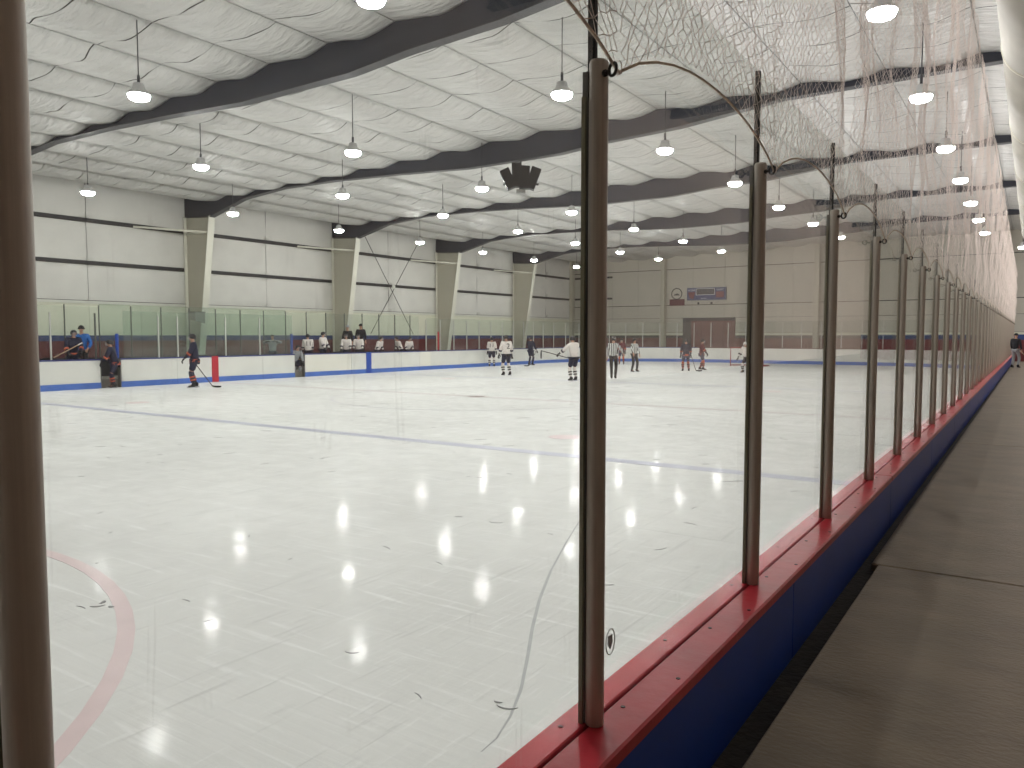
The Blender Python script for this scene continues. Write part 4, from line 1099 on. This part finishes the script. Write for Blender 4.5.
# skaters on the ice
person('player in white farthest left of the skaters, by the far boards', (-25.7, 36.2, 0), AWAY, 1.64, hands=((-.26, .14, .92), (.28, .1, .86)), outfit='white', number='11')
_, w_, g_ = person('player in white with number two skating left of the navy player', (-19.6, 28.75, 0), mixd(AWAY, LEFT, .35), 1.76, lean=.04, hands=((-.26, .20, .95), (.32, .08, .84)), feet=((-.13, .03), (.16, -.04)), outfit='white', number='2')
_, w_, g_ = person('player in navy standing at the far boards between white players', (-25.1, 39.4, 0), mixd(AWAY, RIGHT, .5), 1.66, hands=((-.24, .2, .95), (.32, .22, .95)), outfit='plain_navy')
stick('hockey stick reaching low from the navy player at the far boards', g_[1]+Vector((0, -.05, .1)), None, (-24.3, 38.0, .05), (-.83, -.5, 0))
_, w_, g_ = person('player in white holding a stick out, just left of the second post', (-15.05, 26.8, 0), mixd(AWAY, LEFT, .4), 1.72, lean=.10, hands=((-.42, .38, 1.12), (.22, .30, 1.0)), feet=((-.13, .0), (.15, .05)), outfit='white')
stick('black taped hockey stick held out sideways by the white player at the post', g_[1]+Vector((.1, .06, -.1)), None, g_[0]+Vector((-.55, -.40, .14)), (0, 0, -1))
person('referee in striped shirt, back turned, right beside the second post', (-14.38, 28.95, 0), mixd(AWAY, RIGHT, .2), 1.70, hands=((-.28, .06, .84), (.40, .35, 1.05)), feet=((-.07, 0), (.08, .03)), outfit='ref', gloves=False, cage=False)
person('player in dark maroon between the two striped referees', (-21.1, 43.6, 0), mixd(TOWARD, LEFT, .2), 1.55, outfit='maroon')
person('referee in striped shirt with feet apart, right of the other referee', (-16.3, 35.1, 0), mixd(TOWARD, RIGHT, .4), 1.60, hands=((-.26, .14, .92), (.30, .26, .98)), feet=((-.20, 0), (.20, .05)), outfit='ref', gloves=False, cage=False)
_, w_, g_ = person('player in navy and orange with back turned before the end boards', (-14.4, 37.1, 0), AWAY, 1.58, hands=((-.28, .10, .86), (.30, .16, .84)), feet=((-.17, 0), (.17, .02)), outfit='orange')
stick('dark hockey stick held low by the orange backed player', g_[1]+Vector((-.03, 0, .2)), None, (-13.95, 37.3, .05), (.8, .5, 0))
person('player in maroon and orange turned right beside the orange backed player', (-14.35, 39.15, 0), mixd(RIGHT, TOWARD, .3), 1.56, lean=.06, hands=((-.24, .25, .95), (.30, .35, .98)), feet=((-.15, -.1), (.16, .14)), outfit='maroon', helmet='helmet_black')
person('goalie in white crouching behind the third post near the goal', (-11.35, 37.2, 0), mixd(LEFT, TOWARD, .4), 1.55, lean=.35, crouch=.25, hands=((-.36, .36, .80), (.36, .36, .80)), feet=((-.26, 0), (.26, .03)), outfit='goalie', bulky=1.25, helmet='helmet_white')
# child at the end of the walkway
_, w_, g_ = person('child in black jacket and pale trousers at the end of the walkway', (-.47, 31.0, WZ), (.5, 1, 0), 1.14, hands=((-.24, .16, .85), (.26, .10, .86)), outfit='kid', skates=False, helmet=None, hat='black_cloth', gloves=False)
stick('hockey stick held slanting by the child on the walkway', g_[1]+Vector((-.08, 0, .06)), None, (.15, 31.3, WZ+.05), (.8, .3, 0), 'stick_tan')

# evaluate the deferred skins in one go
bpy.context.view_layer.update()
dg = bpy.context.evaluated_depsgraph_get()
fonts = [o for o in COL.objects if o.type == 'FONT']
for o in fonts:
    me = bpy.data.meshes.new_from_object(o.evaluated_get(dg)); nm = o.name.split('.')[0]; me.name = nm
    n_ = bpy.data.objects.new(nm, me); COL.objects.link(n_); n_.parent = o.parent; n_.location = o.location; n_.rotation_euler = o.rotation_euler
    if not me.materials: me.materials.append(o.data.materials[0])
new = [(o, bpy.data.meshes.new_from_object(o.evaluated_get(dg))) for o in DEFER]
for o, me in new:
    nm = o.data.name; o.modifiers.clear(); o.data = me
    for p in me.polygons: p.use_smooth = True
for o in fonts: bpy.data.objects.remove(o)
